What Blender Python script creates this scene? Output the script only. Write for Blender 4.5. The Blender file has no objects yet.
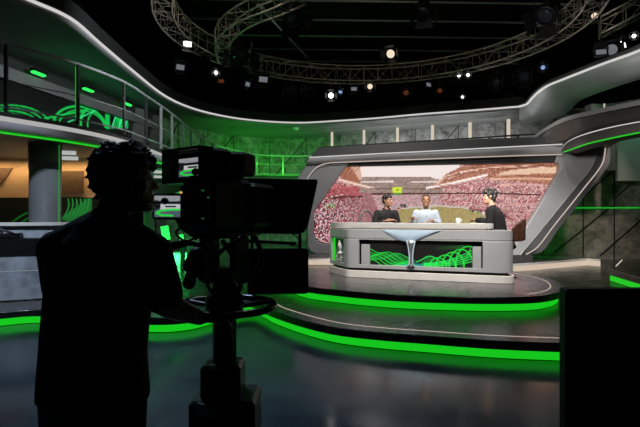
import bpy, bmesh, math, random
import numpy as np
from mathutils import Vector, Matrix, noise
random.seed(7)
rng = np.random.RandomState(5)
C = bpy.context.scene.collection
F, CX, CY, EYE = 500.0, 320.0, 213.5, 1.5
PI = math.pi

# ---------------------------------------------------------------- helpers
def P(px, py, D):
    return Vector(((px-CX)/F*D, D, EYE-(py-CY)/F*D))
def Pz(px, py, z):
    return P(px, py, F*(EYE-z)/(py-CY))
def V(*a): return Vector(a)

def cr(pts, n=6, closed=False):
    """smooth curve through points"""
    pts = [Vector(p) for p in pts]
    out = []
    m = len(pts)
    rngi = range(m if closed else m-1)
    for i in rngi:
        p0 = pts[(i-1) % m] if (closed or i > 0) else pts[0]*2-pts[1]
        p1 = pts[i]; p2 = pts[(i+1) % m]
        p3 = pts[(i+2) % m] if (closed or i < m-2) else pts[m-1]*2-pts[m-2]
        for k in range(n):
            t = k/n
            out.append(0.5*((2*p1)+(p2-p0)*t+(2*p0-5*p1+4*p2-p3)*t*t+(3*p1-p0-3*p2+p3)*t**3))
    if not closed: out.append(pts[-1].copy())
    return out

def normals2(path, closed=False):
    n = len(path); res = []
    for i in range(n):
        a = path[i-1] if (i > 0 or closed) else path[i]
        b = path[(i+1) % n] if (i < n-1 or closed) else path[i]
        t = Vector((b[0]-a[0], b[1]-a[1]))
        if t.length < 1e-9: t = Vector((1, 0))
        t.normalize()
        res.append(Vector((t.y, -t.x)))
    return res

def off(path, d):
    ns = normals2(path)
    return [Vector((p[0]+n.x*d, p[1]+n.y*d)) for p, n in zip(path, ns)]

def chain(o):
    M = o.matrix_basis.copy()
    while o.parent:
        o = o.parent; M = o.matrix_basis @ M
    return M

class MB:
    def __init__(s): s.v = []; s.f = []
    def add(s, vs, fs):
        b = len(s.v); s.v += [Vector(v) for v in vs]
        s.f += [tuple(b+i for i in f) for f in fs]
        return s
    def rings(s, rs, cap=True, close=True):
        n = len(rs[0]); vs = [p for r in rs for p in r]; fs = []
        for i in range(len(rs)-1):
            for j in range(n if close else n-1):
                a = i*n+j; b = i*n+(j+1) % n
                fs.append((a, b, b+n, a+n))
        if cap:
            fs.append(tuple(range(n-1, -1, -1))); fs.append(tuple((len(rs)-1)*n+j for j in range(n)))
        return s.add(vs, fs)
    def box(s, c, d, rot=None, bev=0.0):
        c = Vector(c); M = rot if rot is not None else Matrix.Identity(3)
        hx, hy, hz = d[0]/2, d[1]/2, d[2]/2
        if bev <= 0:
            vs = [c+M @ Vector((x*hx, y*hy, z*hz)) for z in (-1, 1) for x, y in ((-1, -1), (1, -1), (1, 1), (-1, 1))]
            return s.add(vs, [(3, 2, 1, 0), (4, 5, 6, 7), (0, 1, 5, 4), (1, 2, 6, 5), (2, 3, 7, 6), (3, 0, 4, 7)])
        b = min(bev, hx*.9, hy*.9, hz*.9)
        def ring(ins, z):
            x, y = hx-ins, hy-ins
            k = b*.6
            pts = [(-x+k, -y), (x-k, -y), (x, -y+k), (x, y-k), (x-k, y), (-x+k, y), (-x, y-k), (-x, -y+k)]
            return [c+M @ Vector((p[0], p[1], z)) for p in pts]
        return s.rings([ring(b, -hz), ring(0, -hz+b), ring(0, hz-b), ring(b, hz)])
    def tube(s, path, r, n=8, cap=True):
        path = [Vector(p) for p in path]
        rr = r if isinstance(r, (list, tuple)) else [r]*len(path)
        up = None; rs = []
        for i, p in enumerate(path):
            a = path[max(i-1, 0)]; b = path[min(i+1, len(path)-1)]
            t = (b-a)
            if t.length < 1e-9: t = Vector((0, 0, 1))
            t.normalize()
            if up is None:
                up = t.orthogonal().normalized()
            else:
                up = (up-t*up.dot(t))
                up = up.normalized() if up.length > 1e-6 else t.orthogonal().normalized()
            w = t.cross(up)
            rs.append([p+(up*math.cos(k*2*PI/n)+w*math.sin(k*2*PI/n))*rr[i] for k in range(n)])
        return s.rings(rs, cap)
    def limb(s, a, b, r0, r1, n=12):
        """tapered capsule"""
        a = Vector(a); b = Vector(b); t = (b-a); L = t.length
        if L < 1e-6: t = Vector((0, 0, 1))
        else: t.normalize()
        u = t.orthogonal().normalized(); w = t.cross(u); rs = []
        def ring(c, r): return [c+(u*math.cos(k*2*PI/n)+w*math.sin(k*2*PI/n))*max(r, 1e-4) for k in range(n)]
        for q in (0.06, 0.4, 0.75): rs.append(ring(a-t*r0*math.cos(q*PI/2), r0*math.sin(q*PI/2)))
        for q in (0, .33, .66, 1): rs.append(ring(a.lerp(b, q), r0+(r1-r0)*q))
        for q in (0.75, 0.4, 0.06): rs.append(ring(b+t*r1*math.cos(q*PI/2), r1*math.sin(q*PI/2)))
        return s.rings(rs)
    def ball(s, c, r, n=14, M=None):
        c = Vector(c)
        if not isinstance(r, (tuple, list)): r = (r, r, r)
        rs = []
        for i in range(n//2+1):
            a = -PI/2+PI*min(max(i/(n//2), .02), .98)
            ring = []
            for k in range(n):
                q = Vector((math.cos(a)*math.cos(2*PI*k/n)*r[0], math.cos(a)*math.sin(2*PI*k/n)*r[1], math.sin(a)*r[2]))
                ring.append(c+(M @ q if M else q))
            rs.append(ring)
        return s.rings(rs)
    def lathe(s, c, prof, n=24, M=None):
        c = Vector(c); rs = []
        for r, z in prof:
            ring = []
            for k in range(n):
                q = Vector((r*math.cos(2*PI*k/n), r*math.sin(2*PI*k/n), z))
                ring.append(c+(M @ q if M else q))
            rs.append(ring)
        return s.rings(rs)
    def torus(s, c, R, r, n=40, m=10, M=None):
        c = Vector(c); vs = []; fs = []
        for i in range(n):
            a = 2*PI*i/n
            for j in range(m):
                b = 2*PI*j/m
                q = Vector(((R+r*math.cos(b))*math.cos(a), (R+r*math.cos(b))*math.sin(a), r*math.sin(b)))
                vs.append(c+(M @ q if M else q))
        for i in range(n):
            for j in range(m):
                fs.append((i*m+j, ((i+1) % n)*m+j, ((i+1) % n)*m+(j+1) % m, i*m+(j+1) % m))
        return s.add(vs, fs)
    def sweep(s, path, prof, cap=True):
        """closed profile [(outward offset, z)] along a plan path"""
        ns = normals2(path)
        rs = [[Vector((p[0]+n.x*o, p[1]+n.y*o, z)) for o, z in prof] for p, n in zip(path, ns)]
        return s.rings(rs, cap)
    def prism(s, pts, d):
        """3-D polygon pushed along vector d"""
        a = [Vector(p) for p in pts]; b = [p+Vector(d) for p in a]
        return s.rings([a, b])
    def slab(s, pts, z0, z1):
        return s.rings([[Vector((p[0], p[1], z0)) for p in pts], [Vector((p[0], p[1], z1)) for p in pts]])
    def build(s, name, m, parent=None, smooth=False, local=False, bevel=0, fix=True):
        me = bpy.data.meshes.new(name)
        vs = s.v
        if parent is not None and not local:
            Mi = chain(parent).inverted(); vs = [Mi @ v for v in vs]
        me.from_pydata([tuple(v) for v in vs], [], s.f)
        if fix:
            bm = bmesh.new(); bm.from_mesh(me)
            bmesh.ops.recalc_face_normals(bm, faces=bm.faces)
            bm.to_mesh(me); bm.free()
        if smooth:
            for p in me.polygons: p.use_smooth = True
        me.materials.append(m)
        o = bpy.data.objects.new(name, me); C.objects.link(o)
        if parent is not None: o.parent = parent
        if bevel:
            b = o.modifiers.new('bevel', 'BEVEL'); b.width = bevel; b.segments = 2; b.limit_method = 'ANGLE'
        return o

def smooth_auto(o, ang=40):
    me = o.data
    for p in me.polygons: p.use_smooth = True
    try: me.set_sharp_from_angle(angle=math.radians(ang))
    except Exception: pass
    return o

def remesh(mb, name, m, voxel, smooth=2, parent=None, local=True):
    o = mb.build(name, m, None, smooth=True)
    r = o.modifiers.new('r', 'REMESH'); r.mode = 'VOXEL'; r.voxel_size = voxel; r.use_smooth_shade = True
    if smooth:
        q = o.modifiers.new('s', 'SMOOTH'); q.iterations = smooth; q.factor = .5
    dg = bpy.context.evaluated_depsgraph_get()
    me = bpy.data.meshes.new_from_object(o.evaluated_get(dg))
    old = o.data; o.modifiers.clear(); o.data = me; bpy.data.meshes.remove(old); me.name = name
    if not me.materials: me.materials.append(m)
    for p in me.polygons: p.use_smooth = True
    if parent is not None: o.parent = parent
    return o

def thing(name, label, cat, loc=(0, 0, 0), rz=0, group=None):
    o = bpy.data.objects.new(name, None); o.empty_display_size = .1
    C.objects.link(o); o.location = loc; o.rotation_euler = (0, 0, rz)
    return tag(o, label, cat, group)
def tag(o, label, cat, group=None):
    o['label'] = label; o['category'] = cat
    if group: o['group'] = group
    return o
def struct(o, label=None, cat=None):
    o['kind'] = 'structure'
    if label: o['label'] = label
    if cat: o['category'] = cat
    return o
def copy_tree(o, parent=None):
    c = o.copy(); C.objects.link(c)
    if parent is not None: c.parent = parent
    for ch in list(o.children): copy_tree(ch, c)
    return c

# ---------------------------------------------------------------- materials
def s2l(c):
    return tuple(((x/255)/12.92 if x/255 <= .04045 else ((x/255+.055)/1.055)**2.4) for x in c)
def mat(name, col, rough=.5, metal=0.0, var=.15, scale=6.0, bump=0.0, spec=.5, rvar=0.0, stretch=(1, 1, 1)):
    m = bpy.data.materials.new(name); m.use_nodes = True
    nt = m.node_tree; b = nt.nodes['Principled BSDF']
    b.inputs['Roughness'].default_value = rough; b.inputs['Metallic'].default_value = metal
    b.inputs['Specular IOR Level'].default_value = spec
    tc = nt.nodes.new('ShaderNodeTexCoord'); mp = nt.nodes.new('ShaderNodeMapping')
    mp.inputs['Scale'].default_value = stretch
    nz = nt.nodes.new('ShaderNodeTexNoise'); nz.inputs['Scale'].default_value = scale; nz.inputs['Detail'].default_value = 5
    nt.links.new(tc.outputs['Object'], mp.inputs['Vector']); nt.links.new(mp.outputs['Vector'], nz.inputs['Vector'])
    rp = nt.nodes.new('ShaderNodeValToRGB')
    rp.color_ramp.elements[0].position = .3; rp.color_ramp.elements[1].position = .7
    rp.color_ramp.elements[0].color = tuple(x*(1-var) for x in col)+(1,)
    rp.color_ramp.elements[1].color = tuple(min(1, x*(1+var)) for x in col)+(1,)
    nt.links.new(nz.outputs['Fac'], rp.inputs['Fac']); nt.links.new(rp.outputs['Color'], b.inputs['Base Color'])
    if rvar:
        mr = nt.nodes.new('ShaderNodeMapRange')
        mr.inputs['From Min'].default_value = .3; mr.inputs['From Max'].default_value = .7
        mr.inputs['To Min'].default_value = max(.03, rough-rvar); mr.inputs['To Max'].default_value = min(1, rough+rvar)
        nt.links.new(nz.outputs['Fac'], mr.inputs['Value']); nt.links.new(mr.outputs['Result'], b.inputs['Roughness'])
    if bump:
        bp = nt.nodes.new('ShaderNodeBump'); bp.inputs['Strength'].default_value = bump; bp.inputs['Distance'].default_value = .02
        nt.links.new(nz.outputs['Fac'], bp.inputs['Height']); nt.links.new(bp.outputs['Normal'], b.inputs['Normal'])
    return m
def emis(name, col, strength, sample=True):
    m = bpy.data.materials.new(name); m.use_nodes = True
    nt = m.node_tree; b = nt.nodes['Principled BSDF']
    b.inputs['Base Color'].default_value = (.02, .02, .02, 1); b.inputs['Roughness'].default_value = .5
    b.inputs['Emission Color'].default_value = tuple(col)+(1,); b.inputs['Emission Strength'].default_value = strength
    if not sample:
        try: m.cycles.emission_sampling = 'NONE'
        except Exception: pass
    return m
def screen_mat(name, strength=1.0):
    m = bpy.data.materials.new(name); m.use_nodes = True
    nt = m.node_tree; b = nt.nodes['Principled BSDF']
    b.inputs['Base Color'].default_value = (.01, .01, .01, 1); b.inputs['Roughness'].default_value = .45
    b.inputs['Specular IOR Level'].default_value = .2
    a = nt.nodes.new('ShaderNodeVertexColor'); a.layer_name = 'pix'
    nt.links.new(a.outputs['Color'], b.inputs['Emission Color']); b.inputs['Emission Strength'].default_value = strength
    try: m.cycles.emission_sampling = 'NONE'
    except Exception: pass
    return m

def concrete(name, lo, hi, scale=2.2, rough=.7, vor=.35):
    m = bpy.data.materials.new(name); m.use_nodes = True
    nt = m.node_tree; b = nt.nodes['Principled BSDF']; b.inputs['Roughness'].default_value = rough
    tc = nt.nodes.new('ShaderNodeTexCoord')
    n1 = nt.nodes.new('ShaderNodeTexNoise'); n1.inputs['Scale'].default_value = scale; n1.inputs['Detail'].default_value = 9; n1.inputs['Roughness'].default_value = .72
    n2 = nt.nodes.new('ShaderNodeTexVoronoi'); n2.inputs['Scale'].default_value = scale*3.5
    mx = nt.nodes.new('ShaderNodeMath'); mx.operation = 'MULTIPLY_ADD'; mx.inputs[1].default_value = vor
    for n in (n1, n2): nt.links.new(tc.outputs['Object'], n.inputs['Vector'])
    nt.links.new(n2.outputs['Distance'], mx.inputs[0]); nt.links.new(n1.outputs['Fac'], mx.inputs[2])
    r = nt.nodes.new('ShaderNodeValToRGB'); r.color_ramp.elements[0].position = .36+.2*vor; r.color_ramp.elements[1].position = .68+.4*vor
    r.color_ramp.elements[0].color = lo+(1,); r.color_ramp.elements[1].color = hi+(1,)
    nt.links.new(mx.outputs['Value'], r.inputs['Fac']); nt.links.new(r.outputs['Color'], b.inputs['Base Color'])
    bp = nt.nodes.new('ShaderNodeBump'); bp.inputs['Strength'].default_value = .35; bp.inputs['Distance'].default_value = .02
    nt.links.new(mx.outputs['Value'], bp.inputs['Height']); nt.links.new(bp.outputs['Normal'], b.inputs['Normal'])
    return m

M = {}
M['floor'] = mat('studio_floor', (.026, .033, .040), .15, 0, .25, 1.6, 0, .6, .06)
M['deck'] = mat('stage_deck', (.055, .051, .052), .26, 0, .15, 2.0, 0, .5, .06)
M['fascia'] = mat('black_fascia', (.010, .012, .013), .35, 0, .1)
M['black'] = mat('black_plastic', (.005, .005, .0055), .5, 0, .2, 20, .05, .25)
M['blackgloss'] = mat('black_gloss', (.006, .007, .008), .22, 0, .1, 10)
M['blackmetal'] = mat('black_metal', (.012, .012, .013), .4, .6, .2, 14)
M['void'] = mat('black_ceiling', (.004, .004, .004), .9, 0, .2, 3)
M['silver'] = mat('silver_panel', (.34, .34, .345), .42, .0, .05, 3)
M['lip'] = mat('pale_lip', (.5, .5, .51), .5, 0, .04, 3)
M['grey'] = mat('grey_panel', (.20, .20, .205), .5, 0, .06, 3)
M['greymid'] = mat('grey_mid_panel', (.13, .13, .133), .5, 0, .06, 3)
M['dark'] = mat('dark_panel', (.035, .036, .037), .5, 0, .1, 3)
M['parapet'] = mat('parapet_brown', (.10, .092, .085), .5, 0, .08, 3)
M['desk'] = mat('desk_grey', (.35, .355, .355), .45, .1, .04, 4)
M['desktop'] = mat('desk_top', (.42, .41, .38), .4, .05, .04, 4)
M['desklite'] = mat('desk_plinth', (.62, .59, .55), .45, 0, .04, 4)
M['concrete'] = concrete('grey_concrete', (.05, .05, .05), (.36, .35, .34), 3.0, .7, .15)
M['concretew'] = concrete('brown_concrete', (.05, .043, .039), (.25, .21, .19), 3.6, .7, .12)
M['concreteb'] = concrete('blue_concrete', (.12, .13, .15), (.40, .43, .48), 1.6)
M['seam'] = mat('panel_seam', (.008, .008, .008), .6)
M['soffit'] = mat('soffit_paint', (.15, .155, .15), .55, 0, .05, 2)
M['tan'] = mat('tan_wall', (.48, .36, .22), .6, 0, .08, 2)
M['brown'] = mat('brown_panel', (.10, .065, .04), .55, 0, .3, 9)
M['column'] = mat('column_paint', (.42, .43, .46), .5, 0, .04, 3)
M['rail'] = mat('rail_metal', (.42, .43, .44), .4, .3, .1, 5)
M['raildark'] = mat('rail_dark', (.05, .055, .055), .4, .5, .1, 5)
M['alu'] = mat('truss_aluminium', (.42, .38, .33), .4, .75, .15, 8)
M['lace'] = mat('truss_lacing', (.22, .19, .16), .5, .6, .15, 8)
M['truss_r'] = mat('truss_brown_grey', (.40, .33, .28), .45, .6, .15, 8)  # brownish grey tone of the round truss
M['skin'] = mat('skin', (.34, .17, .105), .5, 0, .12, 30)
M['skinb'] = mat('skin_brown', (.33, .16, .09), .5, 0, .12, 30)
M['skinc'] = mat('skin_light', (.40, .22, .14), .5, 0, .12, 30)
M['skind'] = mat('skin_cameraman', (.45, .25, .18), .55, 0, .15, 30)
M['hair'] = mat('dark_hair', (.012, .009, .007), .5, 0, .3, 60)
M['hairb'] = mat('cropped_hair', (.05, .025, .014), .6, 0, .3, 60)
M['haird'] = mat('grey_black_hair', (.03, .028, .027), .6, 0, .5, 50)
M['shirtblack'] = mat('black_shirt', (.0055, .0053, .0058), .8, 0, .25, 40, .15)
M['shirtwhite'] = mat('pale_blue_shirt', (.44, .50, .56), .75, 0, .06, 20, .1)
M['suit'] = mat('black_suit', (.004, .004, .0044), .9, 0, .25, 40, .1)
M['tee'] = mat('black_tshirt', (.004, .004, .0045), .9, 0, .3, 30, .2)
M['jeans'] = mat('dark_trousers', (.012, .013, .016), .85, 0, .3, 40)
M['leather'] = mat('brown_leather', (.07, .028, .018), .4, 0, .25, 14, .1)
M['leatherg'] = mat('grey_leather', (.12, .11, .11), .35, 0, .2, 14, .1)
M['chrome'] = mat('polished_silver', (.55, .56, .54), .25, .8, .04, 5)
M['bowl'] = mat('pale_blue_sheen', (.45, .58, .70), .35, .0, .05, 5)  # the silver cup's pale blue reflection put into the base colour
M['white'] = mat('white_paint', (.75, .75, .74), .5, 0, .03)
M['paper'] = mat('paper', (.8, .79, .76), .7, 0, .03)
M['eye'] = mat('dark_eye', (.02, .015, .012), .2)
M['foam'] = mat('foam_black', (.01, .01, .01), .95, 0, .4, 90, .4)
G_LED = s2l((10, 225, 35))
M['green'] = emis('green_led', (.010, .70, .016), .8)
M['greenthin'] = emis('green_led_line', (.015, .7, .04), .55)
M['balcled'] = emis('balcony_led_glow', (1, .97, .95), .42)
M['greenlamp'] = emis('green_lamp', (.03, 1, .12), 1.2)
M['whiteled'] = emis('white_led', (1, .97, .95), .62)
M['warmled'] = emis('warm_led', (1, .84, .74), .6)
M['warmline'] = emis('warm_line', (1, .80, .68), .6)
M['kerb'] = emis('warm_kerb', (1, .80, .62), .62)
M['post'] = emis('post_light', (1, .86, .68), .62)
M['tube'] = emis('tube_light', (.95, 1, .95), .45)
M['lampw'] = emis('lamp_white', (1, .97, .92), 3.5)
M['lampwarm'] = emis('lamp_warm', (1, .82, .62), .9)
M['lampdim'] = emis('lamp_dim', (.85, .9, 1), .16)
M['lampblue'] = emis('lamp_blue', (.35, .55, 1), .6)
M['lampred'] = emis('lamp_red', (1, .25, .08), .07)
M['indicator'] = emis('indicator', (1, .55, .1), .8)
M['ledgreen'] = emis('tiny_green', (.1, .9, .25), .08)
M['lens_off'] = mat('dark_lens', (.02, .022, .03), .1)
M['screen'] = screen_mat('video_pixels', 1.0)

# ---------------------------------------------------------------- painted screens (vertex colours of a pixel grid)
def screen_grid(name, corner_fn, nx, ny, colour_fn, parent, mname='screen', cells=False):
    """corner_fn(u,v)->world point, colour_fn(U,V,X,Y)->(n,3) sRGB 0-255 with X,Y photo-frame coordinates of the design"""
    U, Vv = np.meshgrid(np.linspace(0, 1, nx+1), np.linspace(0, 1, ny+1))
    U = U.ravel(); Vv = Vv.ravel()
    pts = [corner_fn(u, v) for u, v in zip(U, Vv)]
    X = np.array([CX+F*p.x/p.y for p in pts]); Y = np.array([CY-F*(p.z-EYE)/p.y for p in pts])
    if cells:
        X = X.reshape(ny+1, nx+1); Y = Y.reshape(ny+1, nx+1)
        av = lambda A: ((A[:-1, :-1]+A[1:, 1:])/2).ravel()
        X, Y, U, Vv = av(X), av(Y), av(U.reshape(ny+1, nx+1)), av(Vv.reshape(ny+1, nx+1))
    col = colour_fn(U, Vv, X, Y)
    fs = [(j*(nx+1)+i, j*(nx+1)+i+1, (j+1)*(nx+1)+i+1, (j+1)*(nx+1)+i) for j in range(ny) for i in range(nx)]
    mb = MB().add(pts, fs)
    o = mb.build(name, M[mname], parent, fix=False)
    c = np.clip(col, 0, 255)/255.0
    lin = np.where(c <= .04045, c/12.92, ((c+.055)/1.055)**2.4)
    if cells: lin = np.repeat(lin, 4, axis=0)
    a = o.data.color_attributes.new('pix', 'FLOAT_COLOR', 'CORNER' if cells else 'POINT')
    a.data.foreach_set('color', np.concatenate([lin, np.ones((len(lin), 1))], 1).astype(np.float32).ravel())
    return o
def seg_dist(X, Y, pts):
    d = np.full(X.shape, 1e9)
    for (x0, y0), (x1, y1) in zip(pts[:-1], pts[1:]):
        dx, dy = x1-x0, y1-y0; L = dx*dx+dy*dy+1e-9
        t = np.clip(((X-x0)*dx+(Y-y0)*dy)/L, 0, 1)
        d = np.minimum(d, np.hypot(X-x0-t*dx, Y-y0-t*dy))
    return d
def inpoly(X, Y, poly):
    r = np.zeros(X.shape, bool); n = len(poly)
    for i in range(n):
        x0, y0 = poly[i]; x1, y1 = poly[(i+1) % n]
        c = ((y0 > Y) != (y1 > Y)) & (X < (x1-x0)*(Y-y0)/((y1-y0) if y1 != y0 else 1e-9)+x0)
        r ^= c
    return r
def over(col, w, c):
    w = np.clip(w, 0, 1)[:, None]
    return col*(1-w)+np.array(c, float)[None, :]*w
def line(col, X, Y, pts, w, c, a=1.0):
    return over(col, a*np.clip((w-seg_dist(X, Y, pts))/max(.45, w*.5)+.0, 0, 1), c)

# ================================================================= SETTING
fl = MB().slab([(-16, -3), (16, -3), (16, 27), (-16, 27)], -.2, 0).build('floor', M['floor']); struct(fl)
cl = MB().slab([(-16, -3), (16, -3), (16, 27), (-16, 27)], 9.0, 9.2).build('ceiling', M['void']); struct(cl)
def wall_run(name, path, z0, z1, m, th=.2, sm=False):
    o = MB().sweep(path, [(0, z0), (0, z1), (-th, z1), (-th, z0)]).build(name, m, smooth=False)
    return struct(o)
# back wall (runs left to right, its inside faces the camera)
backp = [V(*p) for p in [(-5.9, 17.3), (-5.4, 19.8), (-4.4, 21.9), (-2.9, 23.1), (-1, 23.4), (.57, 22.6), (2.6, 21.4), (4.57, 20.4), (7.2, 19.2), (9.4, 18.0), (11.5, 15.2)]]
backs = cr([(p.x, p.y, 0) for p in backp], 5)
wall_run('wall_back', backs, 0, 5.3, M['concrete'])
sm_ = MB()
offb = off(backs, .012)
acc = 0; last = 0; nodes = []
Ls = [0]
for a, b in zip(offb[:-1], offb[1:]): Ls.append(Ls[-1]+(b-a).length)
def at_len(L):
    for i in range(len(Ls)-1):
        if Ls[i+1] >= L:
            t = (L-Ls[i])/(Ls[i+1]-Ls[i]); p = offb[i].lerp(offb[i+1], t); return V(p.x, p.y, 0)
    return V(offb[-1].x, offb[-1].y, 0)
k = 0; L = .4
while L < Ls[-1]-1.8:
    p = at_len(L); q = at_len(L+1.75)
    sm_.tube([p+V(0, 0, .1), p+V(0, 0, 5)], .016, 4)
    z0, z1 = (3.0, 5.0)
    mid = [at_len(L+1.75*t)+V(0, 0, z0+(z1-z0)*t) for t in (0, .25, .5, .75, 1)]
    if k % 2 == 0: sm_.tube(mid, .022, 4)
    mid2 = [at_len(L+1.75*t)+V(0, 0, 2.9*t+.1) for t in (0, .25, .5, .75, 1)]
    if k % 2 == 1: sm_.tube(mid2, .022, 4)
    L += 1.75; k += 1
struct(sm_.build('trim_1', M['seam']))
# right hand wall of concrete panels
rw = [V(5.6, 14.6), V(12.5, 13.6)]
wmid = V(8.1, 14.6-1.0*2.5/6.9)
wall_run('wall_right', [rw[0], wmid, rw[1]], 0, 3.3, M['concretew'])
wall_run('wall_right', [wmid, rw[1]], 3.3, 3.9, M['concretew'])
sm_ = MB()
def rwp(px, z):
    s_ = (px-CX)/F
    # intersection of the view ray with the wall line
    t = (13.6-14.6)/(12.5-5.6); D = (14.6-t*5.6)/(1-t*s_)
    return V(s_*D, D-.015, z)
for px in (543, 583, 614, 648):
    sm_.tube([rwp(px, .2), rwp(px, 3.25)], .018, 4)
for x0, x1, z0, z1 in ((553, 612, .35, 1.72), (600, 652, .30, 1.6), (574, 613, 1.72, 2.75), (614, 655, 1.9, 3.0)):
    sm_.tube([rwp(x0, z0), rwp(x1, z1)], .022, 4)
sm_.tube([rwp(560, 3.42), rwp(700, 3.45)], .016, 4)
struct(sm_.build('trim_2', M['seam']))
for nm, z, x0, lab in (('light_strip', 1.66, 568, 'thin green light line running low across the brown concrete wall'), ('light_strip', 3.03, 605, 'thin green light line high on the concrete wall under the balcony')):
    a, b = rwp(x0, z), rwp(720, z)
    o = MB().box((a+b)/2+V(0, -.02, 0), ((b-a).length, .03, .035), Matrix.Rotation(math.atan2(b.y-a.y, b.x-a.x), 3, 'Z')).build(nm, M['greenthin']); tag(o, lab, 'light strip')
# outer far walls (dark)
struct(MB().box((-15.5, 11, 4.5), (.3, 30, 9)).build('wall_left', M['void']))
struct(MB().box((15.5, 11, 4.5), (.3, 30, 9)).build('wall_east', M['void']))
struct(MB().box((0, 26.5, 4.5), (32, .3, 9)).build('wall_north', M['void']))
struct(MB().box((0, -2.8, 4.5), (32, .3, 9)).build('wall_south', M['void']))

# left lower back wall: tan top, screens below
struct(MB().box((-7.6, 12.1, 1.55), (5.4, .2, 3.0)).build('wall_west', M['tan']))
bp_ = thing('wall_panel', 'dark brown slanted panel on the tan wall at the left edge', 'panel', (-8, 11.98, 2.2))
MB().prism([P(-60, 168, 11.99), P(13, 168, 11.99), P(3, 183, 11.99), P(-12, 190, 11.99), P(-60, 190, 11.99)], (0, -.03, 0)).build('panel', M['brown'], bp_)
bp_ = thing('wall_panel', 'brown speckled panel on the tan wall just right of the white column', 'panel', (-6, 11.98, 2.1))
MB().prism([P(58, 171, 11.99), P(84, 171, 11.99), P(84, 194, 11.99), P(58, 194, 11.99)], (0, -.03, 0)).build('panel', M['brown'], bp_)

# ================================================================= RAISED STAGE
def stage(name, label, pathpts, back, ztop, zbase, inlay=None, n=7, deckm='deck', led='green', ledtop=.106, ledbot=.006, th=None):
    path = cr([(p[0], p[1], 0) for p in pathpts], n)
    t = thing(name, label, 'stage platform', (path[0].x, path[0].y, zbase))
    h = ztop-zbase
    th = th or h*.46
    MB().slab([(p.x, p.y) for p in path]+list(back), ztop-th, ztop).build('deck', M[deckm], t)
    MB().sweep(path, [(.001, ztop-.006), (.006, ztop-.012), (.006, ztop-th), (-.02, ztop-th), (-.02, ztop-.012)]).build('fascia', M['fascia'], t)
    MB().slab([tuple(q) for q in off(path, -.07)]+list(back), zbase+.002, ztop-th).build('riser', M['fascia'], t)
    MB().sweep(path, [(-.062, zbase+ledbot), (-.062, zbase+ledtop), (-.069, zbase+ledtop), (-.069, zbase+ledbot)]).build('light_strip', M[led], t)  # glows over the riser height; light falling from the lip is put in
    if inlay:
        d, w, a, b = inlay
        sub = path[int(a*len(path)):int(b*len(path))]
        MB().sweep(sub, [(-d, ztop+.0005), (-d, ztop+.003), (-d-w, ztop+.003), (-d-w, ztop+.0005)]).build('inlay_line', M['warmline'], t)
    return t, path
lowpx = [(-140, 330), (-60, 318), (0, 312), (40, 309.5), (95, 313), (150, 317.5), (190, 315.5), (218, 309), (238, 302.5), (251, 301), (262, 305), (272, 310), (300, 319), (335, 327), (380, 332), (420, 335), (490, 340), (563, 343), (640, 345), (720, 344)]
lowp = [Pz(x, y, .2) for x, y in lowpx]
stage('stage_platform', 'wide lower stage step with the bright green lit edge nearest the studio floor', lowp, [(14, lowp[-1].y), (14, 23), (-14, 23), (-14, lowp[0].y)], .2, 0, (.2, .014, .5, 1))
uppx = [(240, 262), (262, 272), (285, 280), (306, 286), (340, 290), (380, 293.5), (420, 295.5), (480, 297), (528, 296.5), (551, 294), (561, 290.2), (562.5, 286), (556, 281), (543, 277), (525, 273.5), (507, 270)]
upp = [Pz(x, y, .4) for x, y in uppx]
stage('stage_platform', 'upper curved platform carrying the presenters desk, rounded right corner, green lit edge', upp, [(2.6, 10.6), (-1.2, 10.6)], .4, .2, (.16, .014, .55, .97))
# right hand platform
rp = [(606.5, 268), (640, 277), (700, 293)]
rpp = [Pz(x, y, .45) for x, y in rp]
back_r = [(12.0, rpp[-1].y), (12.0, 12.9), (Pz(622, 259.5, .45).x, 11.5)]
t_, _ = stage('stage_platform', 'separate dark platform at the right edge with green light under its lip', [rpp[0], rpp[1], rpp[2]], back_r, .45, .2, None, 4, 'floor', 'green', .11, .01)
a, b = Pz(622, 260, .452), Pz(616, 266, .452)
MB().tube([a, b], .012, 6).build('inlay_line', M['warmled'], t_)
# rear step with the warm lit riser (right of the desk)
kpx = [(470, 275), (500, 272.6), (540, 269.6), (587, 265.2), (600, 266.4)]
kp = [Pz(x, y, .2) for x, y in kpx]
t_ = thing('rear_step', 'long low step with warm lit riser behind the desk on the right', 'step', (kp[2].x, kp[2].y, .2))
kp2 = [V(p.x, p.y) for p in kp]
MB().slab([tuple(p) for p in off(kp2, -.02)]+[(kp[-1].x, 14.0), (kp[0].x, 14.0)], .202, .365).build('deck', M['deck'], t_)
MB().sweep(kp2, [(0, .20), (0, .325), (-.02, .325), (-.02, .20)]).build('lit_riser', M['kerb'], t_)
MB().sweep(kp2, [(.012, .326), (.012, .372), (-.03, .372), (-.03, .326)]).build('nosing', M['desklite'], t_)
# portal plinth
def Dp(px): return 12.4/(1+.10*(px-CX)/F)
def Pp(px, py, o=0.0):
    p = P(px, py, Dp(px)); p.y += o; return p
pl = thing('rear_step', 'low plinth with warm lit riser at the left foot of the screen wall', 'step', (0, 11, .4))
lp = [V(-1.3, 10.75), V(-.2, 10.72), V(.6, 10.68)]
MB().slab([(-1.3, 10.75), (.6, 10.68), (2.4, 11.2), (3.9, 11.55), (5.0, 11.75), (5.2, 12.6), (-1.3, 13.2)], .3, .53).build('deck', M['deck'], pl)
MB().sweep(lp, [(.02, .402), (.02, .50), (.0, .50), (.0, .402)]).build('lit_riser', M['kerb'], pl)
MB().sweep(lp, [(.03, .501), (.03, .535), (-.02, .535), (-.02, .501)]).build('nosing', M['desklite'], pl)

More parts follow.
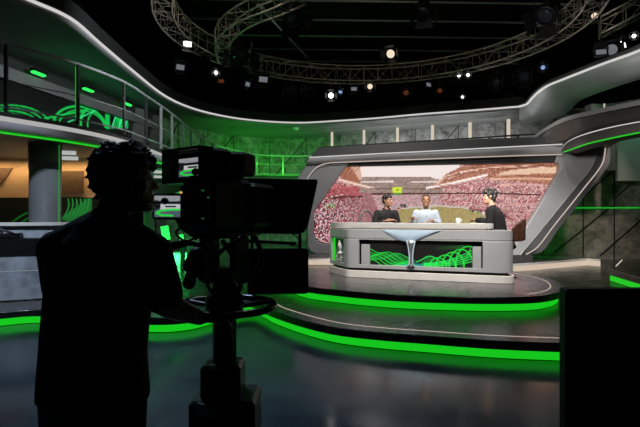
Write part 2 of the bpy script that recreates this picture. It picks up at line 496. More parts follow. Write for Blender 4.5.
# ================================================================= UPPER RING (roof edge) and soffits
ringpx = [(0, -12), (25, 0), (70, 20), (100, 45), (130, 70), (165, 97), (195, 110), (230, 118), (265, 122), (300, 123.4), (330, 122), (375, 119), (420, 115), (475, 111), (524, 107)]
ring = [Pz(x, y, 5.0) for x, y in ringpx]
ring = [V(-5.6, 5.6, 5)]+ring
ringc = cr(ring, 6)
# outward normal of the path (right-hand side) points to the middle of the room
e = MB().sweep(ringc, [(.0, 5.06), (.03, 5.09), (.03, 5.35), (-.1, 5.35), (-.1, 5.06)]).build('trim_3', M['void']); struct(e)
t_ = thing('roof_edge_light', 'white lit rounded edge sweeping round the dark ceiling opening', 'light strip', tuple(ringc[40]))
MB().sweep(ringc, [(.03, 5.0), (.04, 5.025), (.03, 5.05), (0, 5.05), (0, 5.0)]).build('light_strip', M['whiteled'], t_, True)
MB().sweep(ringc, [(.0, 4.999), (-.02, 4.95), (-.16, 4.93), (-.16, 4.999)]).build('rounded_lip', M['grey'], t_, True)
# soffit left/back
outer = [V(-9.5, 5.6)]+[V(-9.0, 9), V(-8.0, 14)]+[V(p.x, p.y) for p in backs[::5] if p.y > 17]
inner = [V(p.x, p.y) for p in ringc]
def resample(path, n):
    d = [0]
    for a, b in zip(path[:-1], path[1:]): d.append(d[-1]+(V(b[0], b[1])-V(a[0], a[1])).length)
    out = []
    for k in range(n):
        L = d[-1]*k/(n-1); i = 0
        while i < len(d)-2 and d[i+1] < L: i += 1
        t = (L-d[i])/max(1e-9, d[i+1]-d[i]); out.append(V(path[i][0], path[i][1]).lerp(V(path[i+1][0], path[i+1][1]), t))
    return out
i2 = resample(inner, 50); o2 = resample(outer, 50)
rs = [[V(i.x, i.y, 5.0), V(o.x, o.y, 5.0), V(o.x, o.y, 5.2), V(i.x, i.y, 5.2)] for i, o in zip(i2, o2)]
struct(MB().rings(rs).build('ceiling_soffit', M['soffit'], fix=True))

# right swept fascia
top = [(520, 107.2, 16.5), (527, 105, 16.1), (533, 98.5, 15.3), (540, 92, 14.5), (549, 86.5, 13.8), (560, 82, 13.3), (600, 66.5, 11.9), (640, 52, 10.8), (700, 25, 9.3)]
bot = [(520, 122, 16.9), (535, 119.5, 16.3), (550, 116, 15.6), (560, 112.5, 14.9), (568, 107.5, 14.4), (579, 97, 13.7), (612, 84, 12.2), (642, 74, 11.0), (700, 52, 9.5)]
tc_ = cr([P(*p) for p in top], 5); bc_ = cr([P(*p) for p in bot], 5)
t_ = thing('swept_fascia', 'large silver swept roof fascia with white lit top edge at upper right', 'fascia', tuple(tc_[20]))
rs = []
for a, b in zip(tc_, bc_):
    bk = V(.25, .35, 0)
    mid = a.lerp(b, .5)+V(-.06, -.1, 0)
    rs.append([a, a.lerp(b, .25)+V(-.05, -.08, 0), mid, a.lerp(b, .75)+V(-.05, -.06, 0), b, b+bk, a+bk])
smooth_auto(MB().rings(rs).build('panel', M['silver'], t_), 50)
MB().tube([p+V(-.03, -.05, .02) for p in tc_], .032, 8).build('light_strip', M['whiteled'], t_, True)
MB().tube([p+V(.05, .1, .12) for p in tc_], .08, 6).build('black_rim', M['dark'], t_, True)

# ================================================================= LEFT MEZZANINE
edge = [V(*p) for p in [(-6.0, 6.0), (-5.45, 7.3), (-5.0, 8.15), (-4.5, 9.15), (-4.2, 10.2), (-4.12, 11.4), (-4.12, 12.6), (-4.12, 13.7), (-4.18, 14.9), (-4.25, 16.3), (-4.25, 17.8), (-4.05, 19.1), (-3.7, 20.2), (-3.3, 20.9), (-2.65, 21.4), (-1.6, 21.65), (-.3, 21.65), (.8, 21.0), (2.4, 20.0), (4.4, 18.9), (7, 17.4)]]
edgec = cr([(p.x, p.y, 0) for p in edge], 5)
outm = [V(-10, 6)]+[V(-9.6, 10), V(-8.4, 15)]+[V(p.x, p.y) for p in backs[::5]]
i2 = resample(off(edgec, -.03), 60); o2 = resample(outm, 60)
rs = [[V(i.x, i.y, 2.82), V(o.x, o.y, 2.82), V(o.x, o.y, 3.1), V(i.x, i.y, 3.1)] for i, o in zip(i2, o2)]
struct(MB().rings(rs).build('ceiling_mezzanine', M['soffit']))
t_ = thing('balcony_fascia', 'curved balcony edge at left with white glow and green line below', 'balcony edge', (-4.5, 9.15, 2.8))
MB().sweep(edgec, [(.05, 3.12), (.06, 3.10), (.05, 3.055), (-.03, 3.055), (-.03, 3.12)]).build('top_band', M['dark'], t_)
edgel = [p for p in edgec if p.y < 18.6 and p.x < 0]
MB().sweep(edgel, [(.055, 2.975), (.035, 3.053), (-.03, 3.053), (-.03, 2.975)]).build('white_light_strip', M['balcled'], t_)  # strip made taller; LED light on the fascia put into its emission
MB().sweep(edgel, [(-.02, 2.972), (.06, 2.97), (.085, 2.955), (.095, 2.92), (.09, 2.87), (.03, 2.815), (-.03, 2.80)]).build('rounded_lip', M['lip'], t_, True)
MB().sweep([p for p in edgec if p.y > 18.3 and p.x < 0.6], [(.02, 3.05), (.02, 2.80), (-.03, 2.80), (-.03, 3.05)]).build('far_band', M['dark'], t_)
MB().sweep(edgel, [(.03, 2.78), (.035, 2.800), (-.02, 2.795), (-.02, 2.78)]).build('green_light_strip', M['green'], t_)

# railing: posts, handrail, lower bar -- one run
posts_px = [(-20, 40), (6, 44), (78, 64), (124, 82), (146, 96), (161, 106), (172, 114), (183, 123), (191, 130), (201, 137.5), (213, 143), (224, 147.5), (239, 151), (257, 154.5), (283, 156), (313, 156)]
def rz(D): return 4.22-.22*min(1, max(0, (D-8)/12))
rail_pts = []
for px, py in posts_px:
    D = 8.0
    for _ in range(20): D = F*(rz(D)-EYE)/(CY-py)
    D = min(D, 21.7)
    rail_pts.append(V((px-CX)/F*D, D, rz(D)))
rl = thing('balcony_railing', 'long curved metal balcony railing above the left stage with slim posts', 'railing', (-4.5, 9, 3.1))
MB().tube(cr(rail_pts, 5), .03, 8).build('handrail', M['rail'], rl, True)
MB().tube([V(p.x, p.y, 3.62) for p in cr(rail_pts, 5)], .009, 6).build('wire', M['rail'], rl, True)
MB().tube([V(p.x, p.y, 3.20) for p in cr(rail_pts, 5)], .015, 6).build('lower_bar', M['rail'], rl, True)
for i, p in enumerate(rail_pts):
    m = M['raildark'] if i < 5 else M['rail']
    w = .05 if i < 5 else .055
    MB().box((p.x, p.y, (p.z+3.1)/2), (w, .05, p.z-3.1), None, .006).build('post', m, rl)
    if i == 2:
        MB().box((p.x-.032, p.y-.01, (p.z+3.15)/2), (.012, .03, p.z-3.25)).build('green_edge_light', M['greenthin'], rl)
gb = [V(p.x, p.y) for p in cr(rail_pts, 5)][52:]
o = MB().sweep(gb, [(.08, 3.14), (.08, 3.165), (.06, 3.165), (.06, 3.14)]).build('light_strip', M['greenthin']); tag(o, 'thin green light line under the far railing before the green wall', 'light strip')

# upper left wall with screens and lights
uw = [V(-7.55, 7.0), V(-6.95, 10.4), V(-6.45, 13.2), V(-6.0, 15.7), V(-5.7, 17.6)]
wall_run('wall_upper', uw, 3.1, 5.0, M['dark'])
bw = [V(p.x, p.y) for p in off(uw, .14)]
o = MB().sweep(bw, [(0, 4.40), (.0, 4.66), (-.13, 4.72), (-.13, 4.40)]).build('trim_4', M['grey']); struct(o)
wp = [V(-5.98, 15.7), V(-5.72, 17.5)]
for x0, x1, lab in ((15.55, 16.45, 'pale grey leaning wall panel behind the railing, left of two'), (16.65, 17.6, 'pale grey leaning wall panel behind the railing, right of two')):
    px0 = -6.0+(x0-15.7)*.155+.12; px1 = -6.0+(x1-15.7)*.155+.12
    o = MB().prism([V(px0, x0, 3.1), V(px1, x1, 3.1), V(px1+.02, x1-.12, 4.9), V(px0, x0+.55, 4.9)], (-.06, 0, 0)).build('wall_panel', M['grey']); tag(o, lab, 'panel')
def uwp(D):
    for a, b in zip(uw[:-1], uw[1:]):
        if a.y <= D <= b.y: return a.x+(b.x-a.x)*(D-a.y)/(b.y-a.y)
    return uw[-1].x
for i, (px, py) in enumerate(((37, 73.5), (87, 89.8), (126, 104))):
    D = (11.55, 13.4, 15.2)[i]; x = (px-CX)/F*D+.04; z = EYE+(CY-py)/F*D
    t_ = thing('green_wall_light', ('green light bar above the balcony screen, nearest and largest of the row', 'green light bar above the balcony screen, middle of the three', 'green light bar above the balcony screen, farthest and smallest of the row')[i], 'light', (x, D, z), 0, 'green light bars over the balcony screen')
    Rg = Matrix.Rotation(math.radians(-10), 3, 'Z')
    MB().box((x, D, z+.05), (.15, .42, .05), Rg, .01).build('housing', M['black'], t_)
    MB().box((x, D-.01, z-.01), (.10, .38, .05), Rg, .01).build('lamp', M['greenlamp'], t_)
# green-curve screen on upper left wall
def art_upper(U, Vv, X, Y):
    c = np.zeros((len(X), 3))+np.array((2, 5, 4.))
    g = (12, 190, 75); gd = (6, 110, 50); gb = (60, 245, 150)
    for r in (12, 16, 20, 24, 28, 32):
        c = line(c, X, Y, [(8+r*1.35*math.cos(a), 128+r*.72*math.sin(a)) for a in np.linspace(PI, 2*PI, 20)], .9, g)
    c = line(c, X, Y, [(x, 118-2.2*math.sin((x-50)/25)-(x-45)*.12) for x in range(45, 90, 3)], 1.3, g)
    c = line(c, X, Y, [(x, 122-(x-45)*.1-3*math.sin((x-50)/18)) for x in range(45, 90, 3)], .7, gd)
    for x0, w, h, t in ((80, 44, 23, 1.6), (82, 38, 19, .9), (101, 34, 24, 2.2), (104, 27, 19, 1.0), (120, 20, 27, 3.2), (134, 17, 25, 3.0), (144, 13, 22, 2.4)):
        c = line(c, X, Y, [(x0+w*.6*math.cos(a)-(h*math.sin(-a))*.15, 127+h*math.sin(a)*.9) for a in np.linspace(PI, 2*PI, 18)], t, g)
    for k in range(9):
        c = line(c, X, Y, [(112+k*2.2, 128), (119+k*1.7, 106+k*1.2)], .9, g if k % 3 else gb)
    c = line(c, X, Y, [(68, 122), (84, 116), (100, 108), (112, 106)], .7, gb)
    return c
lw = thing('led_wall', 'dark curved balcony screen showing looping bright green ribbons', 'screen', (-6.4, 13, 3.1))
def cf(u, v):
    D = 10.3+u*5.3; return V(uwp(D)+.035, D, 4.38-v*1.25)
screen_grid('display', cf, 240, 60, art_upper, lw)
# lower-left screens under the balcony
def art_low(U, Vv, X, Y):
    c = np.zeros((len(X), 3))+np.array((3, 6, 3.))
    for k in range(3):
        c = line(c, X, Y, [(10+k*7+t*26, 224-13*math.sin(t*PI/2)+k*2) for t in np.linspace(0, 1, 10)], .55, (20, 165, 45), .9)
    for k in range(6):
        c = line(c, X, Y, [(64+k*4+5*math.sin(t*PI), 191+t*26-k*.6) for t in np.linspace(0, 1, 8)], .8, (30, 150, 60), .9)
    w = inpoly(X, Y, [(60, 219), (92, 195), (92, 214), (70, 222)])
    c = over(c, w*.75, (25, 130, 50))
    return c
lw = thing('led_wall', 'black screen with thin green arcs below the tan wall, behind the column', 'screen', (-7, 11.95, .3))
screen_grid('display', lambda u, v: V(-8.6+u*3.8, 11.96, 1.86-v*1.5), 200, 60, art_low, lw)
MB().box((-6.7, 11.99, 1.1), (3.86, .04, 1.56)).build('casing', M['black'], lw)

# column under the balcony
col = thing('column', 'round grey column under the left balcony, its top third darker', 'column', (-5.22, 9.5, .2))
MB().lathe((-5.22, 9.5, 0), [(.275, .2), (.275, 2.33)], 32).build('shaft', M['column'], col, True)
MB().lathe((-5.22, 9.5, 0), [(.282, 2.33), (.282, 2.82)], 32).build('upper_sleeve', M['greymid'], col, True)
MB().tube([V(-4.94, 9.47, .25), V(-4.94, 9.47, 2.8)], .007, 6).build('green_edge_light', M['greenthin'], col)
# tube lights below the soffit
for i, (a, b, lab) in enumerate((((60, 152.5, 10.5), (76, 153, 10.6), 'short white tube light under the balcony beside the column, upper one'), ((60, 158, 11.5), (78, 158.5, 11.6), 'dimmer white tube light under the balcony beside the column, lower one'), ((140, 171.5, 15.2), (163, 172, 15.4), 'white tube light behind the head of the cameraman, upper'), ((142, 176.5, 17.2), (166, 177, 17.4), 'white tube light behind the head of the cameraman, lower'))):
    t_ = thing('tube_light', lab, 'light', tuple(P(*a)))
    MB().tube([P(*a), P(*b)], .045, 8).build('tube', M['tube'], t_, True)
    for q in (.2, .8):
        h_ = P(*a).lerp(P(*b), q); MB().tube([h_, V(h_.x, h_.y, 2.825)], .02, 6).build('clip', M['black'], t_)

# structures in green light under the far balcony
t_ = thing('green_column', 'grey post with green lit side below the far balcony, beside the cameraman', 'column', tuple(P(149, 230, 13)))
p = P(149, 215, 13)
MB().box((p.x, p.y, 1.5), (.19, .2, 2.64)).build('shaft', M['grey'], t_)
MB().box((p.x-.10, p.y-.06, 1.3), (.012, .06, 1.9)).build('green_edge_light', M['greenthin'], t_)
for i, (px, py, D, w, h, lab) in enumerate(((165.5, 233, 12, .17, .34, 'bright green slanted lamp low behind the small monitor, left one'), (182, 240, 12.5, .09, .28, 'bright green slanted lamp low behind the small monitor, right one'), (155, 306, 7.6, .09, .16, 'small green lamp standing on the stage step beside the cameraman'))):
    p = P(px, py, D)
    R = Matrix.Rotation(math.radians(-10), 3, 'Y')
    zb = p.z-h/2
    t_ = thing('green_floor_lamp', lab, 'lamp', (p.x, p.y, .2))
    MB().box((p.x, p.y, p.z), (w, .08, h), R).build('lamp', M['greenlamp'] if i < 2 else M['green'], t_)
    MB().box((p.x+.0, p.y+.07, (p.z+h*.4+.2)/2), (w*1.2, .06, p.z+h*.4-.2)).build('stand', M['black'], t_)
t_ = thing('wall_block', 'pale grey wall block under the far balcony, left of the camera body', 'wall block', (-3.2, 13.2, .2))
p0, p1 = P(186, 224, 13), P(201, 262, 13)
MB().box(((p0.x+p1.x)/2, 13.3, (p0.z+.2)/2), (p1.x-p0.x, .5, p0.z-.2), None, .01).build('block', M['concrete'], t_)
MB().box(((p0.x+p1.x)/2, 13.3, p0.z+.04), (p1.x-p0.x+.1, .6, .08), None, .01).build('cap', M['grey'], t_)
t_ = thing('green_beam', 'green lit slanting bulkhead under the far balcony beside the viewfinder', 'beam', (-4, 14.6, 2))
MB().prism([P(140, 182, 14.6), P(182, 184, 14.6), P(182, 190, 14.6), P(160, 200, 14.6), P(140, 188, 14.6)], (0, .5, 0)).build('beam', M['soffit'], t_)

# ================================================================= LEFT COUNTER
ct = thing('reception_counter', 'curved counter with mottled blue grey concrete front at the left edge', 'counter', (-5, 7.5, .2))
cp = cr([(-8.0, 6.55, 0), (-6.0, 7.0, 0), (-4.8, 7.28, 0), (-4.0, 7.7, 0), (-3.5, 8.4, 0)], 6)
cp2 = [V(p.x, p.y) for p in cp]
MB().sweep(cp2, [(0, .22), (0, .64), (-.4, .64), (-.4, .22)]).build('front_panel', M['concreteb'], ct)
MB().sweep(cp2, [(0, .65), (0, .9), (-.4, .9), (-.4, .65)]).build('upper_panel', M['concreteb'], ct)
MB().sweep(cp2, [(.004, .638), (.004, .652), (-.2, .652), (-.2, .638)]).build('groove_line', M['desklite'], ct)
MB().sweep(cp2, [(.03, .9), (.03, 1.12), (-.55, 1.12), (-.55, .9)]).build('worktop', M['black'], ct)
MB().sweep(cp2, [(-.42, 1.12), (-.42, 1.31), (-.5, 1.31), (-.5, 1.12)]).build('back_panel', M['concreteb'], ct)
MB().sweep(cp2, [(-.36, 1.31), (-.36, 1.36), (-.56, 1.36), (-.56, 1.31)]).build('ledge', M['desklite'], ct)
mx = thing('mixing_desk', 'low dark mixing desk with cables on the counter at the left edge', 'mixer', (-5.05, 7.5, 1.12), .35)
MB().box((0, 0, .04), (1.0, .25, .08), None, .015).build('body', M['black'], mx, local=True)
for r_ in range(2):
    for k in range(12):
        MB().lathe((-.44+k*.08, -.05+r_*.09, .08), [(.012, 0), (.01, .02)], 8).build('knob', M['rail'], mx, local=True)
MB().box((.1, .06, .12), (.3, .02, .1), Matrix.Rotation(-.3, 3, 'X')).build('meter_bridge', M['blackgloss'], mx, local=True)
MB().tube(cr([V(-.5, 0, .06), V(-.4, -.12, .16), V(-.1, -.14, .05), V(.2, -.13, .14), V(.5, -.12, .05)], 5), .014, 6).build('cable', M['blackgloss'], mx, True, local=True)

# ================================================================= RIGHT MEZZANINE
ledp = [Pz(*q, 3.02) for q in ((552, 152.3), (561, 150.5), (565, 145.5), (572, 140), (586, 134.2), (610, 127.8), (640, 122), (700, 112))]
lc = cr([(p.x, p.y, 0) for p in ledp], 6); lc2 = [V(p.x, p.y) for p in lc]
t_ = thing('balcony_fascia', 'curved grey balcony edge at right with white line and green line beneath', 'balcony edge', tuple(ledp[4]))
MB().sweep(lc2, [(.02, 3.0), (.02, 3.03), (-.04, 3.03), (-.04, 3.0)]).build('white_light_strip', M['whiteled'], t_)
lipa = cr([Pz(*q, 3.0) for q in ((561, 150.8), (563, 147), (567.5, 142.5), (575, 138.4), (586, 134.4), (610, 128), (640, 122.2), (700, 112))], 6)
lipb = cr([Pz(*q, 2.79) for q in ((562.5, 152), (564.5, 151.4), (569, 150), (577, 147.2), (588, 143.4), (612, 137.8), (641, 132), (701, 121))], 6)
rs = []
for a, b in zip(lipa, lipb):
    m_ = a.lerp(b, .5); o_ = V(-.035, -.05, 0)
    rs.append([a, a.lerp(b, .2)+o_*.8, m_+o_*1.2, a.lerp(b, .8)+o_*.9, b, b+V(.45, .3, .01), a+V(.45, .3, .0)])
smooth_auto(MB().rings(rs).build('rounded_lip', M['parapet'], t_), 60)
MB().tube([p+V(-.01, -.03, -.008) for p in lipb[3:]], .012, 6).build('green_light_strip', M['green'], t_, True)
MB().sweep(lc2, [(.02, 3.031), (.02, 3.1), (-1.0, 3.1), (-1.0, 3.031)]).build('deck_edge', M['dark'], t_)
topq = [Pz(*q, 3.5) for q in ((531, 138), (536, 134), (546, 127), (564, 117.6), (595, 109.5), (640, 100), (700, 88))]
capq = [V(p.x, p.y, 3.40) for p in topq]
botq = [P(519, 139.6, 12.3), P(530, 140, 11.9), P(546, 143, 11.6)]+[Pz(*q, 3.1) for q in ((566, 139.5), (590, 129.5), (640, 118.5), (700, 108))]
a_, b_, c_ = cr(topq, 6), cr(capq, 6), cr(botq, 6)
t_ = thing('balcony_parapet', 'sloping grey balcony parapet with pale cap above the right balcony edge', 'parapet', tuple(botq[4]))
smooth_auto(MB().rings([[b+V(0, -.02, -.005), c, c+V(.3, .3, 0), b+V(.2, .2, -.01)] for b, c in zip(b_, c_)]).build('face', M['parapet'], t_), 50)
smooth_auto(MB().rings([[a, b+V(-.03, -.05, 0), b+V(.25, .3, 0), a+V(.25, .3, 0)] for a, b in zip(a_, b_)]).build('cap', M['silver'], t_), 50)
# green posts behind
for i, (px, D, z0, z1, lab) in enumerate(((600, 12.9, 2.6, 4.3, 'dark green lit pillar rising behind the sloping right screen leg'), (632, 13.0, 2.35, 3.72, 'pale teal wall board below the right balcony'))):
    x = (px-CX)/F*D
    t_ = thing('pillar' if i == 0 else 'wall_board', lab, 'pillar' if i == 0 else 'board', (x, D, z0))
    if i == 0:
        MB().box((x, D, (z0+z1)/2), (.62, .3, z1-z0)).build('shaft', M['dark'], t_)
        MB().box((x+.02, D-.16, (2.9+z1)/2), (.03, .02, z1-2.9)).build('light_line', M['warmled'], t_)
    else:
        MB().box((x+.2, D, (z0+z1)/2), (1.2, .1, z1-z0)).build('board', M['soffit'], t_)

# ================================================================= GALLERY behind the portal: light posts
gp = [(332, 134, 148), (364, 132, 148), (397.5, 129.5, 146), (432.5, 127, 144.5), (470, 124.5, 142), (508.5, 121.5, 140)]
place = ('first from the left', 'second from the left', 'third from the left', 'third from the right', 'second from the right', 'first from the right')
for i, (px, y0, y1) in enumerate(gp):
    D = F*3.48/(CY-y0)-.45
    x = (px-CX)/F*D
    t_ = thing('gallery_post', 'pale lit post on the grey gallery above the screen, '+place[i], 'post', (x, D, 3.1), 0, 'pale posts along the gallery')
    MB().box((x, D, 4.05), (.10, .10, 1.86)).build('shaft', M['post'], t_)
    MB().box((x, D, 3.115), (.18, .18, .03)).build('base', M['dark'], t_)
gr = thing('gallery_railing', 'dark thin railing along the grey gallery above the screen', 'railing', (3, 19, 3.1))
gpt = []
for px, y0, y1 in [(318, 135, 0)]+gp+[(545, 119, 0)]:
    D = F*3.48/(CY-y0)-.9; gpt.append(V((px-CX)/F*D, D, 4.3))
gc = cr(gpt, 4)
MB().tube(gc, .03, 6).build('handrail', M['seam'], gr)
for i in range(1, len(gc), 3):
    MB().box((gc[i].x, gc[i].y, 3.7), (.06, .06, 1.2)).build('post', M['seam'], gr)

# ================================================================= PORTAL with the video wall
po = thing('screen_surround', 'grey sloping surround framing the big stadium screen with lit edge lines', 'surround', tuple(Pp(440, 250)))
def pprism(name, pts, m, o0, th, bev=0, smooth=False):
    return MB().prism([Pp(x, y, o0) for x, y in pts], (0, th, 0)).build(name, m, po, bevel=bev)
# top dark band
pprism('header_band', [(318, 149), (380, 145.5), (440, 142), (500, 139.5), (556, 138.5), (561, 147), (500, 149), (440, 152.4), (380, 155), (311, 158.5)], M['dark'], -.25, .6)
# rounded light band: lofted
tb = [(309.5, 159), (340, 157.3), (380, 155.2), (440, 152.2), (500, 149), (540, 147), (561, 146)]
bb = [(306, 166), (338, 164), (380, 162.5), (440, 160.2), (500, 158), (540, 156.8), (558, 156.5)]
A = cr([Pp(x, y) for x, y in tb], 6); B = cr([Pp(x, y) for x, y in bb], 6)
rs = []
for a, b in zip(A, B):
    rs.append([a+V(0, -.2, 0), a.lerp(b, .15)+V(0, -.30, 0), a.lerp(b, .4)+V(0, -.36, 0), a.lerp(b, .7)+V(0, -.34, 0), a.lerp(b, .92)+V(0, -.26, 0), b+V(0, -.15, 0), b+V(0, .3, 0), a+V(0, .3, 0)])
smooth_auto(MB().rings(rs).build('rounded_beam', M['silver'], po), 60)
MB().tube([p+V(0, -.29, .005) for p in A], .014, 6).build('white_light_strip', M['whiteled'], po, True)
# left outer leg (slopes down-left) and its rounded foot
pprism('left_leg', [(322, 148), (311, 158.5), (298, 178), (292, 192), (297, 210), (308, 222), (308, 246), (311, 251), (316, 253), (345, 254), (345, 243.5), (322, 243.5), (316, 240), (314, 234), (314, 212), (346, 167), (352, 160)], M['grey'], -.18, .5, .02)
pprism('inner_header', [(338, 164), (440, 160), (558, 156.3), (561, 160), (560, 166), (552, 163), (440, 165.3), (346, 167), (334, 172)], M['dark'], -.12, .4)
# pinkish thin line round the inner edge
ln = cr([Pp(x, y, -.30) for x, y in ((300, 192), (309, 177.5), (314, 171), (320, 166.5), (329, 164.3), (340, 163.6), (380, 162), (440, 159.8), (500, 157.6), (556, 156))], 6)
MB().tube(ln, .010, 6).build('warm_light_line', M['warmled'], po, True)
# right leg broad face
ridge = [(598, 143), (594, 152), (587, 169), (575, 184), (558, 205), (541, 226), (517, 255)]
rdg = cr([(x, y, 0) for x, y in ridge], 4)
pprism('right_leg_face', [(r.x, r.y) for r in rdg]+[(480, 256), (480, 246), (512, 246), (518, 236), (537, 205), (556.5, 172), (557.5, 168), (556, 164.5), (552, 163), (556, 150), (562, 146)], M['silver'], -.16, .4, .015)
outr = [(612, 142), (612.5, 161), (606, 172), (594, 187), (576, 210), (560, 230), (547, 249), (539, 254), (528, 256)]
# bevelled return strip between the ridge and the outer edge
ro = resample([(p.x, p.y) for p in cr([(x, y, 0) for x, y in outr], 4)], 40); ri = resample([(p.x, p.y) for p in rdg], 40)
rs = []
for a, b in zip(ri, ro):
    f0 = Pp(a.x, a.y, -.162); f1 = Pp(b.x, b.y, .10)
    rs.append([f0, f1, f1+V(0, .35, 0), f0+V(0, .4, 0)])
MB().rings(rs).build('right_leg_return', M['grey'], po)
lin = [ri[i].lerp(ro[i], .55) for i in range(40)]
MB().tube([Pp(p.x, p.y, -.03) for p in lin], .012, 6).build('white_light_line', M['warmled'], po, True)
MB().tube([Pp(p.x, p.y, -.165) for p in ri], .008, 6).build('ridge_line', M['desklite'], po, True)
pprism('sill', [(314, 243.6), (520, 243.6), (520, 258), (314, 254)], M['grey'], -.1, .4)

# stadium picture
SL = [(163, 349.0), (167, 346), (190, 329.5), (212, 314.3), (232, 314.1), (237, 315.5), (240.5, 318.5), (243, 323)]
SR = [(163, 552), (164.3, 556), (167, 557.5), (171, 556.5), (204, 537.5), (236, 518), (243, 514)]
def interp(tab, y):
    return float(np.interp(y, [a for a, b in tab], [b for a, b in tab]))
def stadium(U, Vv, X, Y):
    n = len(X); r = rng.rand(n); r2 = rng.rand(n); r3 = rng.rand(n)
    # low-frequency mottling
    lf = np.array([noise.noise(Vector((x*.09, y*.2, 3))) for x, y in zip(X, Y)])
    hf = np.array([noise.noise(Vector((x*.45, y*.6, 9))) for x, y in zip(X, Y)])
    base = np.array((190, 142, 138.))[None]*np.ones((n, 1))
    rows = .05*np.sin((Y+.12*(X-480))*2.6)
    crowd = base*(.86+.26*r[:, None]+.22*hf[:, None]+.14*lf[:, None]+rows[:, None])
    crowd = np.where((r2 < .14)[:, None], np.array((224, 192, 190.)), crowd)
    crowd = np.where(((r2 > .14) & (r2 < .32))[:, None], np.array((168, 78, 90.)), crowd)
    crowd = np.where((r2 > .92)[:, None], np.array((112, 72, 76.)), crowd)
    c = crowd
    # left crowd: nearer, strong contrast
    wl = inpoly(X, Y, [(310, 200), (345, 185), (372, 194), (378, 215), (372, 245), (310, 245)])
    lc_ = np.where((r2 < .28)[:, None], np.array((214, 186, 190.)), np.where((r2 < .55)[:, None], np.array((140, 54, 66.)), np.where((r2 < .82)[:, None], np.array((46, 26, 30.)), np.array((170, 112, 118.)))))
    fade = np.clip((375-X)/45, 0.15, 1)
    lc_ = lc_*fade[:, None]+np.array((160, 108, 112.))*(1-fade[:, None])
    c = np.where(wl[:, None], lc_, c)
    # left upper stand: red seats
    w = inpoly(X, Y, [(326, 192), (333, 184), (361, 187), (363, 197), (345, 198), (320, 200)])
    c = over(c, w*.65, (166, 74, 78)); c = np.where(w[:, None], c*(.8+.4*r[:, None]), c)
    # sky and roofs
    c = over(c, inpoly(X, Y, [(340, 176), (346, 160), (372, 160), (366, 186), (352, 185)])*1., (158, 98, 74))
    c = over(c, inpoly(X, Y, [(348, 162), (360, 162), (366, 183), (362, 184)])*.8, (226, 186, 168))
    roof = inpoly(X, Y, [(360, 180), (366, 175), (435, 175), (446, 182), (440, 196), (360, 193)])
    c = over(c, roof*1., (150, 128, 118)); c = np.where(roof[:, None], c*(.82+.35*r3[:, None]), c)
    c = over(c, inpoly(X, Y, [(362, 177), (358, 160), (475, 160), (450, 172), (440, 180), (430, 177), (400, 176.3)])*1., (238, 224, 220))
    for k in range(5): c = line(c, X, Y, [(344+k*2.5, 178-k*1.5), (352+k*2.2, 164+k*.6)], .5, (214, 164, 138) if k % 2 else (110, 62, 46), .8)
    c = line(c, X, Y, [(340, 180), (352, 183), (366, 186.5), (374, 189)], 1.6, (232, 200, 184))
    c = line(c, X, Y, [(362, 182), (393, 181.5)], 1.1, (232, 214, 204))
    c = line(c, X, Y, [(412, 182), (440, 181.5)], 1.0, (236, 214, 204))
    c = line(c, X, Y, [(370, 189), (440, 189)], .6, (110, 88, 84))
    # right roof
    rr = inpoly(X, Y, [(430, 190), (438, 182), (446, 174), (462, 167), (490, 163), (560, 160), (560, 186), (520, 182), (487, 178), (450, 186)])
    c = over(c, rr*1., (176, 118, 98)); c = np.where(rr[:, None], c*(.74+.42*r3[:, None]+.25*hf[:, None]), c)
    for k in range(9):
        c = line(c, X, Y, [(436+k*4, 185-k*2.0), (446+k*6, 176-k*1.3), (470+k*8, 169.5-k*.7), (510+k*6, 166-k*.3+k*.5)], .75, ((250, 222, 206), (206, 150, 124), (120, 70, 56))[k % 3], .85)
    c = over(c, inpoly(X, Y, [(492, 177), (505, 171), (530, 168), (556, 167), (556, 173), (530, 174)])*.75, (248, 216, 184))
    c = line(c, X, Y, [(498, 170), (530, 166.5), (556, 165.5)], .9, (130, 76, 54), .8)
    c = line(c, X, Y, [(484, 176), (520, 175.5), (554, 176)], .8, (140, 84, 64), .7)
    c = line(c, X, Y, [(490, 179), (520, 178.5), (552, 179)], 1.4, (240, 190, 158), .8)
    c = line(c, X, Y, [(460, 165.5), (490, 164), (550, 163)], .8, (120, 66, 44), .9)
    c = line(c, X, Y, [(427, 188), (450, 183.5), (487, 175)], 1.5, (250, 236, 230))
    c = line(c, X, Y, [(432, 186), (455, 184), (484, 178)], .8, (214, 176, 170))
    c = line(c, X, Y, [(500, 185), (530, 184), (550, 186)], 1.0, (232, 186, 168), .7)
    # far stand and dark balcony lines
    fs_ = inpoly(X, Y, [(374, 195), (400, 194.5), (440, 195), (440, 207), (400, 209), (378, 212)])
    c = over(c, fs_*.8, (184, 152, 154)); c = np.where(fs_[:, None], c*(.86+.28*r[:, None]), c)
    c = line(c, X, Y, [(372, 194), (400, 193.8), (440, 193.5), (500, 193.3), (540, 195)], .9, (70, 36, 36))
    c = line(c, X, Y, [(490, 205), (530, 204), (545, 205)], 1.0, (214, 160, 156), .7)
    c = line(c, X, Y, [(314, 202), (330, 197.5), (362, 196.5)], 1.1, (74, 40, 36))
    c = line(c, X, Y, [(318, 200), (344, 194)], .5, (240, 210, 200))
    # pitch
    pit = inpoly(X, Y, [(395, 250), (396, 212), (402, 208.5), (440, 206.5), (462, 208), (478, 212), (488, 218), (492, 226), (490, 250)])
    pc = np.array((170, 152, 98.))[None]*(.92+.14*hf[:, None]+.08*r[:, None])
    c = np.where(pit[:, None], pc, c)
    c = line(c, X, Y, [(402, 208), (440, 206), (464, 207.5), (480, 212), (489, 218)], .9, (205, 196, 190), .9)
    c = line(c, X, Y, [(470, 209), (490, 212), (512, 219)], 1.6, (110, 50, 50), .7)
